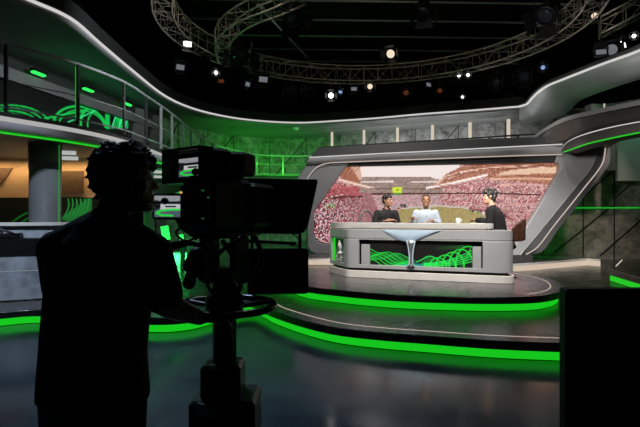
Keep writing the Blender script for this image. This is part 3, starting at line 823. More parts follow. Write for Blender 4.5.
    for k in range(14):
        x0 = 470+k*2.7; c = over(c, (np.hypot(X-x0, (Y-211-(k*.35))) < .9+.3*(k % 2))*1., ((70, 130, 60), (40, 30, 30), (220, 210, 205))[k % 3])
    c = over(c, (np.hypot((X-330)/6, (Y-206)/3) < 1)*(r > .45)*.8, (120, 160, 90))
    # score board
    c = over(c, ((abs(X-397.3) < 4.8) & (abs(Y-190.3) < 2.9))*1., (205, 222, 60))
    c = over(c, ((abs(X-397.3) < 4.2) & (abs(Y-194.2) < .9))*1., (90, 140, 70))
    c = over(c, (np.hypot(X-397.5, Y-189.6) < .8)*1., (40, 40, 20))
    for x0 in (401.3, 404.8): c = over(c, ((abs(X-x0) < 1.1) & (abs(Y-205.2) < 1.2))*1., (20, 16, 16))
    c = line(c, X, Y, [(398, 208.2), (409, 206.4)], .6, (60, 36, 36))
    c = over(c, ((abs(X-334) < 6) & (abs(Y-238.5) < 4))*(r3 > .25)*0.6, (205, 140, 160))
    return c*1.02
vw = thing('video_wall', 'huge slanted screen showing a packed red and white football stadium', 'screen', tuple(Pp(440, 243)))
def sp(u, v):
    y = 163.2+v*(243-163.2)
    xl = interp(SL, y); xr = interp(SR, y)
    x = xl+u*(xr-xl)
    return Pp(x, y - (0 if v > .0 else 0), -.01)
screen_grid('display', sp, 210, 70, stadium, vw, cells=True)
bk = [Pp(interp(SL, y)-1, y, .03) for y in np.linspace(163, 243, 14)]+[Pp(interp(SR, y)+1, y, .03) for y in np.linspace(243, 163, 14)]
MB().prism(bk, (0, .15, 0)).build('casing', M['black'], vw)

# ================================================================= DESK
dk = thing('presenters_desk', 'large grey studio desk with green wave screen in its front', 'desk', (1.7, 8.6, .4))
Cc, Aa, Bb = V(.19, 9.4), V(.47, 8.66), V(2.80, 7.845)
def arc(p0, p1, p2, n=8):
    return [p0.lerp(p1, t).lerp(p1.lerp(p2, t), t) for t in [k/n for k in range(n+1)]]
bevc = arc(Aa.lerp(Cc, .08), Aa, Aa.lerp(Bb, .03), 4)
rend = arc(Bb, V(3.06, 7.755), V(3.075, 8.02), 10)
fullp = [Cc]+bevc+rend+[V(3.09, 8.42)]
inner_ = [V(2.4, 8.62), V(1.3, 9.02), V(.85, 9.35), V(.62, 9.6)]
MB().slab(off(fullp, -.07)+inner_, .42, 1.2).build('core', M['black'], dk)
def strip(name, path, z0, z1, m, o0=0.0, th=.06, smooth=True):
    ob = MB().sweep(path, [(o0, z0+.004), (o0, z1-.004), (o0-.004, z1), (o0-th, z1), (o0-th, z0), (o0-.004, z0)]).build(name, m, dk)
    return smooth_auto(ob, 35)
MB().slab(fullp+inner_, 1.195, 1.225).build('body_top', M['desk'], dk)
strip('top_band', fullp, 1.075, 1.195, M['desk'])
strip('upper_panel_band', fullp, 1.05, 1.071, M['desk'], -.004)
strip('bottom_band', fullp, .565, .625, M['desk'])
strip('plinth', off(fullp, .02), .402, .52, M['desklite'], 0, .1)
def fr(t): return Aa.lerp(Bb, t)
bev = lambda t: Cc.lerp(Aa, t)
strip('left_pier', [bev(.80)]+bevc+[fr(.084)], .62, 1.055, M['desk'])
strip('niche_jamb', [bev(0), bev(.07)], .62, 1.055, M['desk'])
strip('right_pier', [fr(.905), fr(.95)]+rend+[V(3.09, 8.42)], .62, 1.055, M['desk'])
strip('side_cabinet', [fr(.10), fr(.160)], .63, .97, M['desk'], -.03, .04)
strip('side_cabinet', [fr(.842), fr(.895)], .63, .97, M['desk'], -.03, .04)
# niche with trophy mark
nn = (Aa-Cc).normalized(); nout = V(nn.y, -nn.x)
if nout.y > 0: nout = -nout
def nich(s, d, z):
    p = bev(s)+nout*d; return V(p.x, p.y, z)
MB().add([nich(.07, -.066, .625), nich(.80, -.066, .625), nich(.80, -.066, 1.05), nich(.07, -.066, 1.05)], [(0, 1, 2, 3)]).build('niche_back', M['grey'], dk)
nb = dk.children[-1]
MB().tube([nich(.12, -.045, .635), nich(.12, -.045, 1.045)], .022, 6).build('niche_light', M['green'], nb)
tr = MB()
tp = [(.052, .0), (.05, .045), (.022, .06), (.016, .08), (.035, .10), (.05, .15), (.054, .19), (.04, .235), (.026, .26), (.034, .27), (.02, .285)]
c0 = nich(.52, -.03, .765)
tr.lathe(c0, [(r*.82, z*.9) for r, z in tp], 14)
tr.build('trophy_mark', M['white'], nb, True)
tx = MB()
for k, (w, z) in enumerate(((.34, .735), (.40, .708), (.28, .678), (.34, .650))):
    n_ = 7 if k < 2 else 5
    for i in range(n_):
        s0 = .50-w/2+w*i/n_
        tx.prism([nich(s0, -.02, z), nich(s0+w/n_*.75, -.02, z), nich(s0+w/n_*.75, -.02, z+.018), nich(s0, -.02, z+.018)], nout.to_3d()*.006)
tx.build('small_white_lettering', M['white'], nb)
# front screen
def art_desk(U, Vv, X, Y):
    c = np.zeros((len(X), 3))+np.array((5, 6, 4.))
    g = (20, 225, 60); gd = (8, 120, 40); te = (30, 190, 175)
    u = U*103; v = Vv*34          # design units, about photo pixels
    h1 = 36-19*np.exp(-((u-28)/12)**2); c = over(c, ((v > h1) & (u < 48))*.6*np.clip((v-h1)/1.5, 0, 1), gd)
    h2 = 36-16*np.exp(-((u-62)/9)**2); c = over(c, ((v > h2) & (u > 42) & (u < 90))*.7, (10, 140, 50))
    c = over(c, np.clip(1-np.hypot((u-42)/24, (v-34)/6), 0, 1)*1.3, te)
    for k in range(6):
        x = np.linspace(0, 45, 30)
        c = line(c, u, v, list(zip(x, 12+k*3.2+x*.34+2.6*np.sin(x*.22+k*.9))), .75, g, .95)
        c = line(c, u, v, list(zip(x, 31-k*1.2-(11-k)*np.exp(-((x-6-k*5)/9)**2))), .55, (20, 190, 60), .9)
    x = np.linspace(12, 46, 24)
    c = line(c, u, v, list(zip(x, 27.5-10*np.exp(-((x-28)/12)**2))), .8, (30, 190, 70))
    x = np.linspace(48, 80, 24)
    c = line(c, u, v, list(zip(x, 29-9*np.exp(-((x-62)/9)**2))), .9, (40, 220, 90))
    for k in range(5):
        a = np.linspace(-.4, PI*1.15, 20)
        c = line(c, u, v, list(zip(70+k*7.5+(9+k)*np.cos(PI-a)*.95, 34-k*1.4-(12+k*2.6)*np.sin(a))), 1.0, g, .95)
    for k in range(5):
        x = np.linspace(56, 103, 24)
        c = line(c, u, v, list(zip(x, 33.5-k*1.0-(x-56)**2*(.0035+.0012*k))), .8, (40, 240, 90), .9)
    for k in range(11):
        x0 = 68+k*2.5; c = line(c, u, v, [(x0, 11.5-k*.25), (x0+2.6, 7.2-k*.25)], .7, (20, 150, 45), .35+.05*k)
    for k in range(6):
        c = line(c, u, v, [(92+k*1.3, 33-k), (99+k*.6, 16-k*2)], .45, g, .8)
    return c
def ds(a, b): 
    pa, pb = fr(a), fr(b)
    d = (pb-pa).normalized(); nO = V(d.y, -d.x)
    pa = pa-nO*.045; pb = pb-nO*.045
    return lambda u, v: V(pa.x+(pb.x-pa.x)*u, pa.y+(pb.y-pa.y)*u, 1.045-v*.42)
screen_grid('front_display', ds(.163, .838), 220, 70, art_desk, dk)
# cup motif set in the front
fd = (Bb-Aa).normalized(); fn = V(fd.y, -fd.x)
cm = fr(.447)
def cup(s, z, d): return V(cm.x+fd.x*s+fn.x*d, cm.y+fd.y*s+fn.y*d, z)
rs = []
for k in range(25):
    q = -1+2*k/24; s = q*.46+.02
    dz = .185*(1-abs(q)**1.7)*(1-.18*q); bul = .022*math.sqrt(max(0, 1-q*q))+.003
    zt = 1.218
    rs.append([cup(s, zt, .002), cup(s, zt-.0, bul*.9+.002), cup(s-.01, zt-dz*.4, bul*1.05+.003), cup(s-.03, zt-dz*.8, bul*.7+.003), cup(s-.04, zt-dz-.003, .003), cup(s-.04, zt-dz-.003, -.03), cup(s, zt, -.03)])
smooth_auto(MB().rings(rs).build('cup_bowl', M['bowl'], dk), 60)
prof = [(.066, 1.05), (.052, .98), (.037, .90), (.027, .82), (.024, .74), (.028, .68), (.042, .645), (.056, .628)]
st = MB()
rr_ = []
for r, z in prof:
    rr_.append([cup(r*math.cos(a), z, .012+.05*math.sin(a)*r/.075) for a in [2*PI*i/16 for i in range(16)]])
st.rings(rr_); st.build('cup_stem', M['chrome'], dk, True)
for s_ in (-1, 1):
    MB().tube([cup(s_*(r+.004), z, .02) for r, z in prof], .008, 6).build('stem_edge', M['bowl'], dk, True)
# raised top
front_t = [V(.20, 9.32), V(.24, 9.14), V(.42, 9.02)]
slabp = arc(V(.20, 9.45), V(.20, 9.10), V(.50, 8.99), 6)+[V(2.60, 8.22)]+arc(V(2.72, 8.18), V(2.83, 8.14), V(2.86, 8.24), 4)
slabb = [V(2.92, 8.55), V(2.3, 8.80), V(1.5, 9.14), V(1.1, 9.32), V(.75, 9.62), V(.35, 9.72)]
smooth_auto(MB().slab([tuple(p) for p in slabp+slabb], 1.25, 1.332).build('raised_top', M['desktop'], dk, bevel=.006), 35)
MB().slab([tuple(p) for p in off(slabp, -.12)]+[(2.7, 8.5), (1.5, 8.98), (.7, 9.5)], 1.224, 1.25).build('top_spacer', M['black'], dk)
MB().sweep(off(slabp, -.08)[:9], [(0, 1.236), (0, 1.248), (-.02, 1.248), (-.02, 1.236)]).build('under_light', M['warmled'], dk)
# things on the desk
t_ = thing('mug', 'small white mug on the desk beside the man in the black suit', 'mug', (2.36, 8.55, 1.333))
MB().lathe((2.36, 8.55, 1.333), [(.03, 0), (.036, .01), (.037, .09), (.033, .09), (.03, .02)], 18).build('cup', M['white'], t_, True)
MB().torus((2.40, 8.54, 1.38), .022, .006, 14, 6, Matrix.Rotation(PI/2, 3, 'X')).build('handle', M['white'], t_, True)
o = MB().box((2.66, 8.42, 1.3345), (.21, .16, .003), Matrix.Rotation(-.5, 3, 'Z')).build('notes', M['paper']); tag(o, 'white sheet of notes on the desk before the man in the black suit', 'paper')
o = MB().box((1.22, 9.17, 1.3345), (.21, .13, .003), Matrix.Rotation(-.3, 3, 'Z')).build('notes', M['paper']); tag(o, 'white sheet of notes on the desk before the man in the dark shirt', 'paper')

# ================================================================= PEOPLE
def head_sections():
    return [(-.118, .026, .080, .010), (-.108, .040, .096, -.025), (-.085, .054, .101, -.06), (-.055, .064, .100, -.082), (-.02, .070, .098, -.094), (.02, .075, .099, -.100),
            (.05, .0765, .097, -.101), (.08, .072, .088, -.095), (.105, .058, .068, -.078), (.122, .036, .040, -.050), (.129, .012, .012, -.022)]
HS = head_sections()
def head_pt(th, z, grow=0.0):
    zs = [s[0] for s in HS]
    w = np.interp(z, zs, [s[1] for s in HS])+grow; f = np.interp(z, zs, [s[2] for s in HS])+grow; b = np.interp(z, zs, [s[3] for s in HS])-grow
    cy = (f+b)/2; ry = (f-b)/2
    c, s = math.cos(th), math.sin(th)
    e = .88
    return V(w*math.copysign(abs(c)**e, c), cy+ry*math.copysign(abs(s)**e, s), z)
def add_head(mb, T):
    rs = [[T @ head_pt(2*PI*k/28, z) for k in range(28)] for z, *_ in HS]
    mb.rings(rs)
    L = lambda a, b, r0, r1: mb.limb(T @ V(*a), T @ V(*b), r0, r1, 10)
    L((0, .094, .028), (0, .116, -.022), .008, .0125)            # nose bridge to tip
    L((-.012, .103, -.026), (.012, .103, -.026), .008, .008)      # nostrils
    L((-.046, .084, .036), (-.01, .094, .034), .010, .009); L((.046, .084, .036), (.01, .094, .034), .010, .009)   # brows
    L((-.022, .098, -.058), (.022, .098, -.058), .0075, .0075); L((-.018, .097, -.070), (.018, .097, -.070), .008, .008)  # lips
    L((-.012, .090, -.102), (.012, .090, -.102), .014, .014)      # chin
    L((-.052, .07, -.015), (-.05, .06, -.04), .016, .014); L((.052, .07, -.015), (.05, .06, -.04), .016, .014)
    for s in (-1, 1):
        L((s*.078, -.012, .022), (s*.080, -.004, -.022), .017, .010)
        L((s*.084, -.022, .026), (s*.086, -.020, -.004), .010, .008)
def add_hair(mb, T, grow=.012, front=.075, side=.0, back=-.06, n=220, length=.02, rad=.011, curl=.5, comb=(0, -.3, .2), seed=1):
    rd = random.Random(seed)
    def hl(th):
        s = math.sin(th)
        if s > .55: return front
        if s > 0: return side+(front-side)*(s/.55)**2
        return side+(back-side)*min(1, -s*1.3)
    K = 30
    for lay in (0,):
        rs = []
        for q in (0, .15, .35, .55, .75, .9, 1.0):
            rs.append([T @ head_pt(2*PI*k/K, hl(2*PI*k/K)+(.1285-hl(2*PI*k/K))*q, grow*(.35 if q == 0 else 1))+(T.to_3x3() @ V(0, 0, grow*q)) for k in range(K)])
        mb.rings(rs)
    for i in range(n):
        th = rd.uniform(0, 2*PI); q = rd.random()**.75
        z = hl(th)+(.127-hl(th))*q
        p = head_pt(th, z, grow*.7)+V(0, 0, grow*q)
        nrm = V(p.x, p.y, max(0, p.z)*1.1+.01).normalized()
        d = nrm*rd.uniform(.5, 1)+V(*comb)+V(rd.gauss(0, curl), rd.gauss(0, curl), rd.gauss(0, curl))
        d.normalize()
        l = length*rd.uniform(.5, 1.3)
        mid = p+d*l*.6; d2 = (d+V(rd.gauss(0, curl), rd.gauss(0, curl), rd.gauss(0, curl))*.8).normalized()
        mb.limb(T @ p, T @ mid, rad, rad*.8, 6); mb.limb(T @ mid, T @ (mid+d2*l*.5), rad*.8, rad*.45, 6)
def add_hand(mb, wrist, d, up, side, curl=.4, thumb=1.0, spread=.06, k=1.0):
    """side: +1 when the thumb is on the (d x up) side"""
    wrist = Vector(wrist); d = Vector(d).normalized(); up = Vector(up); up = (up-d*up.dot(d)).normalized(); w = d.cross(up)*side
    sec = [(0, .027, .019), (.03, .034, .018), (.06, .041, .016), (.088, .041, .013)]
    rs = []
    for l, a, b in sec:
        rs.append([wrist+d*l*k+w*a*k*math.cos(t)+up*b*k*math.sin(t) for t in [2*PI*i/14 for i in range(14)]])
    mb.rings(rs)
    for i, (o, L, r) in enumerate(((.031, .070, .0092), (.0105, .080, .0095), (-.0105, .074, .0092), (-.030, .058, .0082))):
        p = wrist+d*.082*k+w*o*k; dd = (d+w*o*spread*30*.03).normalized(); ang = 0
        for j, fr_ in enumerate((.45, .32, .23)):
            ang += curl*(.7 if j == 0 else 1.0)
            v = dd*math.cos(ang)-up*math.sin(ang)
            q = p+v*L*fr_*k
            mb.limb(p, q, r*k*(1-.1*j), r*k*(.92-.1*j), 8); p = q
    p = wrist+d*.022*k+w*.028*k
    v = (d*.7+w*.75-up*.25*thumb).normalized(); q = p+v*.045*k; mb.limb(p, q, .0125*k, .0105*k, 8)
    v = (d*.95+w*.25-up*.45*thumb).normalized(); q2 = q+v*.032*k; mb.limb(q, q2, .0105*k, .0088*k, 8)
    v = (d*.95-w*.1-up*.6*thumb).normalized(); mb.limb(q2, q2+v*.024*k, .0088*k, .007*k, 8)
def ell(mb, secs, n=24):
    """secs: (centre, half-width vector, half-depth vector)"""
    rs = []
    for c, a, b in secs:
        c = Vector(c); a = Vector(a); b = Vector(b)
        rs.append([c+a*math.cos(t)+b*math.sin(t) for t in [2*PI*i/n for i in range(n)]])
    mb.rings(rs)

def seated(name, label, loc, rz, skin, top_m, hairm, elbows, wrists, hands, yaw=0, pitch=0, lean=.10, coat=False, hair=dict(), sleeves=1.0, seed=1, hairgrow=.012, scale=1.0):
    """local frame: faces +Y, seat at z=0"""
    B_ = MB()
    def cy(z): return lean*(z/.55)
    tor = [(.02, .165, .125), (.10, .165, .125), (.22, .150, .110), (.34, .165, .115), (.44, .180, .115), (.50, .178, .100), (.545, .130, .080), (.575, .07, .062)]
    ell(B_, [((0, cy(z), z), (a-.015, 0, 0), (0, b-.015, 0)) for z, a, b in tor])
    nk = V(0, cy(.57), .55); hc = V(0, cy(.60)+.035, .735)
    B_.limb(nk, hc+V(0, -.02, -.06), .054, .049)
    T = Matrix.Translation(hc) @ Matrix.Rotation(yaw, 4, 'Z') @ Matrix.Rotation(pitch, 4, 'X') @ Matrix.Scale(.88, 4)
    add_head(B_, T)
    sh = [V(s*.170, cy(.5)-.0, .505) for s in (-1, 1)]
    for i in (0, 1):
        e = V(*elbows[i]); w = V(*wrists[i])
        B_.limb(sh[i], e, .048, .040); B_.limb(e, w, .040, .027)
        d, up, side, cu = hands[i]
        add_hand(B_, w, d, up, side, cu)
    for s in (-1, 1):
        B_.limb((s*.09, .02, .09), (s*.13, .43, .10), .080, .058); B_.limb((s*.13, .43, .10), (s*.13, .40, -.36), .052, .036)
        B_.limb((s*.13, .38, -.40), (s*.14, .55, -.42), .034, .028)
    body = remesh(B_, name, skin, .007, 2)
    tag(body, label, 'person'); body.location = loc; body.rotation_euler = (0, 0, rz); body.scale = (scale,)*3
    S = MB()
    g = .014 if not coat else .034
    ell(S, [((0, cy(z)-(.004 if coat else 0), z), (a+g-.004, 0, 0), (0, b+g-.006, 0)) for z, a, b in tor[:-2]]+[((0, cy(.555), .548), (.118+g*.3, 0, 0), (0, .080, 0)), ((0, cy(.585)-.008, .578), (.068, 0, 0), (0, .062, 0))])
    for i in (0, 1):
        e = V(*elbows[i]); w = V(*wrists[i])
        S.limb(sh[i]+V(0, 0, .004), e, .060+g*.5, .050+g*.4); S.limb(e, e.lerp(w, .5*sleeves), .050+g*.4, .044+g*.3); S.limb(e.lerp(w, .45*sleeves), e.lerp(w, .93*sleeves), .044+g*.3, .036+g*.3)
        S.limb(sh[i]*.98, nk+V(0, -.01, -.03), .055, .05)
    # collar
    for s in (-1, 1):
        S.limb(nk+V(s*.062, -.01, .045), nk+V(s*.022, .075, .005), .014, .010)
        S.limb(nk+V(s*.022, .075, .005), nk+V(s*.038, .088, -.035), .010, .006)
    S.limb(nk+V(-.058, -.035, .045), nk+V(.058, -.035, .045), .014, .014)
    remesh(S, 'jacket' if coat else 'shirt', top_m, .007, 3, body)
    Tz = MB()
    ell(Tz, [((0, 0, z), (a, 0, 0), (0, b, 0)) for z, a, b in ((-.005, .17, .14), (.06, .185, .15), (.13, .178, .142))])
    for s in (-1, 1):
        Tz.limb((s*.09, .02, .09), (s*.13, .43, .10), .094, .072); Tz.limb((s*.13, .43, .10), (s*.13, .40, -.33), .068, .055)
    remesh(Tz, 'trousers', M['jeans'], .01, 2, body)
    for s in (-1, 1):
        Sh = MB(); Sh.limb((s*.13, .37, -.40), (s*.14, .56, -.425), .046, .040); Sh.ball((s*.13, .37, -.385), (.045, .05, .05))
        remesh(Sh, 'shoe', M['blackgloss'], .008, 2, body)
    H = MB(); add_hair(H, T, seed=seed, grow=hairgrow, **hair)
    remesh(H, 'hair', hairm, .005, 1, body)
    E = MB()
    for s in (-1, 1): E.ball(T @ V(s*.031, .0905, .014), (.011, .006, .006), 10)
    E.build('eyes', M['eye'], body, True, local=True)
    return body, T

SEAT = 1.0
# man in dark shirt, arms crossed, head turned to the others
m1, _ = seated('person', 'man in open dark shirt leaning on crossed arms, looking towards the others', (1.23, 9.56, SEAT), PI+.18, M['skin'], M['shirtblack'], M['hair'],
    [(-.24, .12, .30), (.24, .12, .30)], [(-.02, .33, .375), (.03, .37, .385)],
    [((.9, .15, .05), (0, .2, 1), 1, .25), ((-.9, .1, .0), (0, .2, 1), -1, .3)], yaw=.75, lean=.13, hair=dict(front=.07, side=.0, back=-.07, n=160, length=.018, curl=.3, comb=(0, -.5, .2)), sleeves=.9, seed=3)
m2, _ = seated('person', 'man in pale blue shirt facing the camera with hands on the desk', (1.95, 9.26, SEAT), PI-.12, M['skinb'], M['shirtwhite'], M['hairb'],
    [(-.25, .08, .28), (.25, .08, .28)], [(-.12, .33, .37), (.26, .33, .38)],
    [((.75, .5, .0), (0, .1, 1), 1, .35), ((-.1, .75, .5), (.2, -.3, 1), -1, .25)], yaw=-.08, lean=.10, hair=dict(front=.085, side=.03, back=-.05, n=90, length=.006, curl=.3, comb=(0, -.2, .1), rad=.007), hairgrow=.004, seed=4)
mic = MB(); mic.limb((.0, .195, .46), (.0, .20, .44), .008, .008); mic.build('clip_microphone', M['black'], m2, True, local=True)
m3, _ = seated('person', 'man in black suit at the right end of the desk, back turned, face in profile', (3.15, 8.70, SEAT), math.radians(57), M['skinc'], M['suit'], M['hair'],
    [(-.25, .12, .29), (.25, .12, .29)], [(-.10, .36, .36), (.10, .38, .365)],
    [((.5, .8, .0), (0, .1, 1), 1, .3), ((-.5, .8, .0), (0, .1, 1), -1, .3)], yaw=.28, lean=.13, coat=True, hair=dict(front=.06, side=-.01, back=-.09, n=260, length=.030, curl=.35, comb=(0, -.15, .25)), hairgrow=.018, seed=6, scale=1.07)

def stool(label, loc, rz, m, group=None, hi=.27, r=.30):
    t = thing('studio_chair', label, 'chair', (loc[0], loc[1], .4), rz)
    # local: faces +Y
    MB().lathe((0, 0, .47), [(.05, .0), (.19, .02), (.215, .05), (.21, .085), (.18, .1)], 28).build('seat', m, t, True, local=True)
    rs = []
    for k in range(25):
        a = math.radians(200+140*k/24)
        fall = math.sin(PI*k/24)**.5
        cx, sy = math.cos(a), math.sin(a)
        z0 = .63; z1 = .69+hi*fall
        rs.append([V(cx*r, sy*r, z0), V(cx*(r+.04), sy*(r+.04), z0+.02), V(cx*(r+.05), sy*(r+.05), z1-.02), V(cx*(r+.02), sy*(r+.02), z1), V(cx*(r-.01), sy*(r-.01), z1-.02)])
    smooth_auto(MB().rings(rs).build('backrest', m, t, local=True), 60)
    for s in (-1, 1):
        MB().tube(cr([V(s*.12, -.1, .50), V(s*.24, -.16, .51), V(s*.29, -.13, .65)], 5), .014, 8).build('back_support', M['blackmetal'], t, True, local=True)
    MB().lathe((0, 0, 0), [(.03, .02), (.03, .49)], 14).build('stem', M['blackmetal'], t, True, local=True)
    MB().lathe((0, 0, 0), [(.22, .0), (.22, .012), (.05, .025), (.03, .04)], 28).build('base', M['blackmetal'], t, True, local=True)
    return t
stool('grey chair of the man in the dark shirt, its curved hoop arm showing at left', (1.13, 9.66), PI+.35, M['leatherg'], hi=.10, r=.30)
ch = [c for c in C.objects if c.name.startswith('studio_chair')][0]
hp = P(366.5, 224, 9.7)
MB().tube([hp+V(.15*math.cos(q), .06*math.cos(q), -.05+.31*math.sin(q)) for q in np.linspace(-.5, PI+.5, 26)], .022, 10).build('hoop_arm', M['leatherg'], ch, True)
stool('grey swivel chair hidden behind the man in the pale blue shirt', (1.96, 9.28), PI-.12, M['leatherg'], hi=.1, r=.27)
stool('brown leather chair with rounded back behind the man in the black suit', (3.17, 8.66), math.radians(63), M['leather'], hi=.32, r=.32)

# ---- cameraman (standing, back to us) ----
def cameraman():
    D0 = 1.9; X0 = -.86
    B_ = MB(); W = lambda x, y, z: V(x, y, z)
    # local coordinates: origin on the floor below the pelvis, faces +Y
    tor = [(.86, .165, .125), (.95, .170, .130), (1.05, .155, .120), (1.18, .165, .125), (1.30, .185, .130), (1.39, .195, .115), (1.44, .150, .090), (1.475, .075, .07)]
    cyl = lambda z: .05*max(0, z-1.0)/.4
    cxl = lambda z: .03*max(0, z-1.0)/.5
    ell(B_, [((cxl(z), cyl(z), z), (a-.015, 0, 0), (0, b-.015, 0)) for z, a, b in tor])
    nk = V(cxl(1.46), cyl(1.46), 1.44); hc = V(.085, .09, 1.618)
    B_.limb(nk, hc+V(-.02, -.01, -.07), .060, .056)
    T = Matrix.Translation(hc) @ Matrix.Rotation(math.radians(-72), 4, 'Z') @ Matrix.Rotation(math.radians(4), 4, 'X')
    add_head(B_, T)
    shL, shR = V(-.160, .03, 1.365), V(.218, .03, 1.355)
    eL, wL = V(-.205, .17, 1.16), V(.06, .30, 1.30)
    eR, wR = V(.285, -.05, 1.165), V(.375, .12, 1.078)
    for s, e, w in ((shL, eL, wL), (shR, eR, wR)):
        B_.limb(s, e, .054, .044); B_.limb(e, e.lerp(w, .3), .046, .046); B_.limb(e.lerp(w, .3), w, .046, .030)
    add_hand(B_, wL, (.95, .35, .1), (0, .2, 1), 1, .55)
    add_hand(B_, wR, (.85, .35, -.12), (-.2, -.1, 1), -1, .45)
    for s in (-1, 1):
        B_.limb((s*.09, 0, .90), (s*.11, .02, .50), .085, .058); B_.limb((s*.11, .02, .50), (s*.12, -.01, .09), .055, .038); B_.limb((s*.12, -.01, .06), (s*.14, .17, .04), .038, .032)
    body = remesh(B_, 'person', M['skind'], .0065, 2)
    tag(body, 'cameraman seen from behind in black T-shirt, tousled hair, hand on the steering ring', 'person'); body.location = (X0, D0, 0)
    S = MB()
    tz = [(.80, .210, .160), (.88, .205, .160), (.97, .198, .155), (1.06, .200, .152), (1.18, .205, .150), (1.30, .208, .150), (1.385, .200, .132)]
    ell(S, [((cxl(z), cyl(z), z), (a, 0, 0), (0, b, 0)) for z, a, b in tz]+[((cxl(1.44), cyl(1.44), 1.44), (.155, 0, 0), (0, .10, 0)), ((cxl(1.475), cyl(1.47)-.005, 1.485), (.085, 0, 0), (0, .080, 0)), ((cxl(1.5), cyl(1.5), 1.508), (.066, 0, 0), (0, .066, 0))])
    for s, e in ((shL, eL), (shR, eR)):
        S.limb(s, s.lerp(e, .82), .070, .076); S.limb(s+V(0, 0, .0), nk+V(0, 0, .02), .066, .075)
    for k in range(16):     # folds
        z = random.uniform(.85, 1.3); a = random.uniform(PI*1.28, PI*1.72); r_ = .2
        p = V(cxl(z)+.20*math.cos(a), cyl(z)+.15*math.sin(a), z); q = p+V(random.uniform(-.04, .04), 0, random.uniform(-.10, .10))
        q.y = cyl(q.z)+.145*math.sin(a)
        S.limb(p, q, .012, .007, 8)
    remesh(S, 't_shirt', M['tee'], .008, 3, body)
    Tz = MB()
    ell(Tz, [((0, 0, z), (a, 0, 0), (0, b, 0)) for z, a, b in ((.66, .195, .13), (.80, .20, .15), (.90, .19, .15), (1.0, .18, .145))])
    for s in (-1, 1):
        Tz.limb((s*.095, 0, .88), (s*.11, .02, .50), .105, .078); Tz.limb((s*.11, .02, .50), (s*.12, -.01, .10), .076, .066)
    remesh(Tz, 'trousers', M['jeans'], .01, 2, body)
    for s in (-1, 1):
        Sh = MB(); Sh.limb((s*.12, -.03, .05), (s*.14, .18, .045), .05, .044); remesh(Sh, 'shoe', M['black'], .009, 1, body)
    H = MB(); add_hair(H, T, grow=.022, front=.055, side=-.03, back=-.12, n=900, length=.022, rad=.0105, curl=.9, comb=(0, -.1, .05), seed=11)
    remesh(H, 'hair', M['haird'], .0045, 1, body)
    E = MB()
    for s in (-1, 1): E.ball(T @ V(s*.031, .0905, .014), (.011, .006, .006), 10)
    E.build('eyes', M['eye'], body, True, local=True)
    # headset with boom
    hs = thing('headset', 'black headset with foam microphone in front of the cameraman chin', 'headset', tuple(V(X0, D0, 0)+hc))
    Tw = Matrix.Translation(V(X0, D0, 0)) @ T
    band = [Tw @ (V(.098*math.cos(a), -.01, .0+.150*math.sin(a))) for a in np.linspace(0, PI, 20)]
    MB().tube(band, .006, 8).build('band', M['black'], hs, True)
    for s in (-1, 1):
        c = Tw @ V(s*.095, -.005, .0); ax = (Tw.to_3x3() @ V(s, 0, 0))
        Rm = ax.to_track_quat('Z', 'Y').to_matrix()
        MB().lathe(c, [(.02, -.012), (.036, -.008), (.036, .008), (.026, .016)], 20, Rm).build('ear_cup', M['foam'], hs, True)
    boom = cr([Tw @ V(.098, .0, -.02), Tw @ V(.088, .06, -.07), Tw @ V(.045, .125, -.085), Tw @ V(.012, .142, -.08)], 6)
    bo = MB().tube(boom, .003, 6).build('boom', M['black'], hs, True)
    MB().ball(Tw @ V(.008, .145, -.078), (.016, .016, .014), 14).build('foam_microphone', M['foam'], bo, True)
cameraman()

# ================================================================= CAMERA ON ITS PEDESTAL
PX, PY = -.43, 2.25
pd = thing('camera_pedestal', 'black studio camera pedestal with steering ring and telescopic column', 'pedestal', (PX, PY, 0))
MB().torus((PX, PY, 1.085), .222, .017, 60, 12).build('steering_ring', M['blackgloss'], pd, True)
for k in range(3):
    a = math.radians(30+120*k)
    MB().tube([V(PX+.05*math.cos(a), PY+.05*math.sin(a), 1.075), V(PX+.215*math.cos(a), PY+.215*math.sin(a), 1.085)], .012, 8).build('spoke', M['blackmetal'], pd)
MB().lathe((PX, PY, 0), [(.07, 1.04), (.085, 1.05), (.085, 1.12), (.06, 1.15), (.05, 1.2)], 28).build('head_mount', M['blackmetal'], pd, True)
MB().lathe((PX, PY, 0), [(.054, .80), (.054, 1.06)], 8).build('column_stage', M['blackmetal'], pd)
MB().box((PX-.004, PY, .70), (.175, .16, .27), None, .012).build('column_stage', M['blackmetal'], pd)
MB().box((PX+.01, PY, .50), (.285, .24, .39), None, .015).build('column_stage', M['blackmetal'], pd)
MB().box((PX-.055, PY-.125, .66), (.09, .012, .05), Matrix.Rotation(.3, 3, 'Y')).build('plate', M['alu'], pd)
MB().lathe((PX, PY, 0), [(.36, .08), (.38, .12), (.33, .26), (.16, .34)], 6).build('base_skirt', M['black'], pd)
for k in range(3):
    a = math.radians(90+120*k)
    MB().lathe((PX+.3*math.cos(a), PY+.3*math.sin(a), .075), [(.075, -.02), (.075, .02)], 20, Matrix.Rotation(PI/2, 3, 'X')).build('caster', M['black'], pd, True)
# the pan and tilt head + camera, aimed at the desk
yaw = math.radians(-18)
bc = thing('broadcast_camera', 'big black broadcast camera on the pedestal with viewfinder and hanging cables', 'camera', (PX, PY, 1.2), yaw)
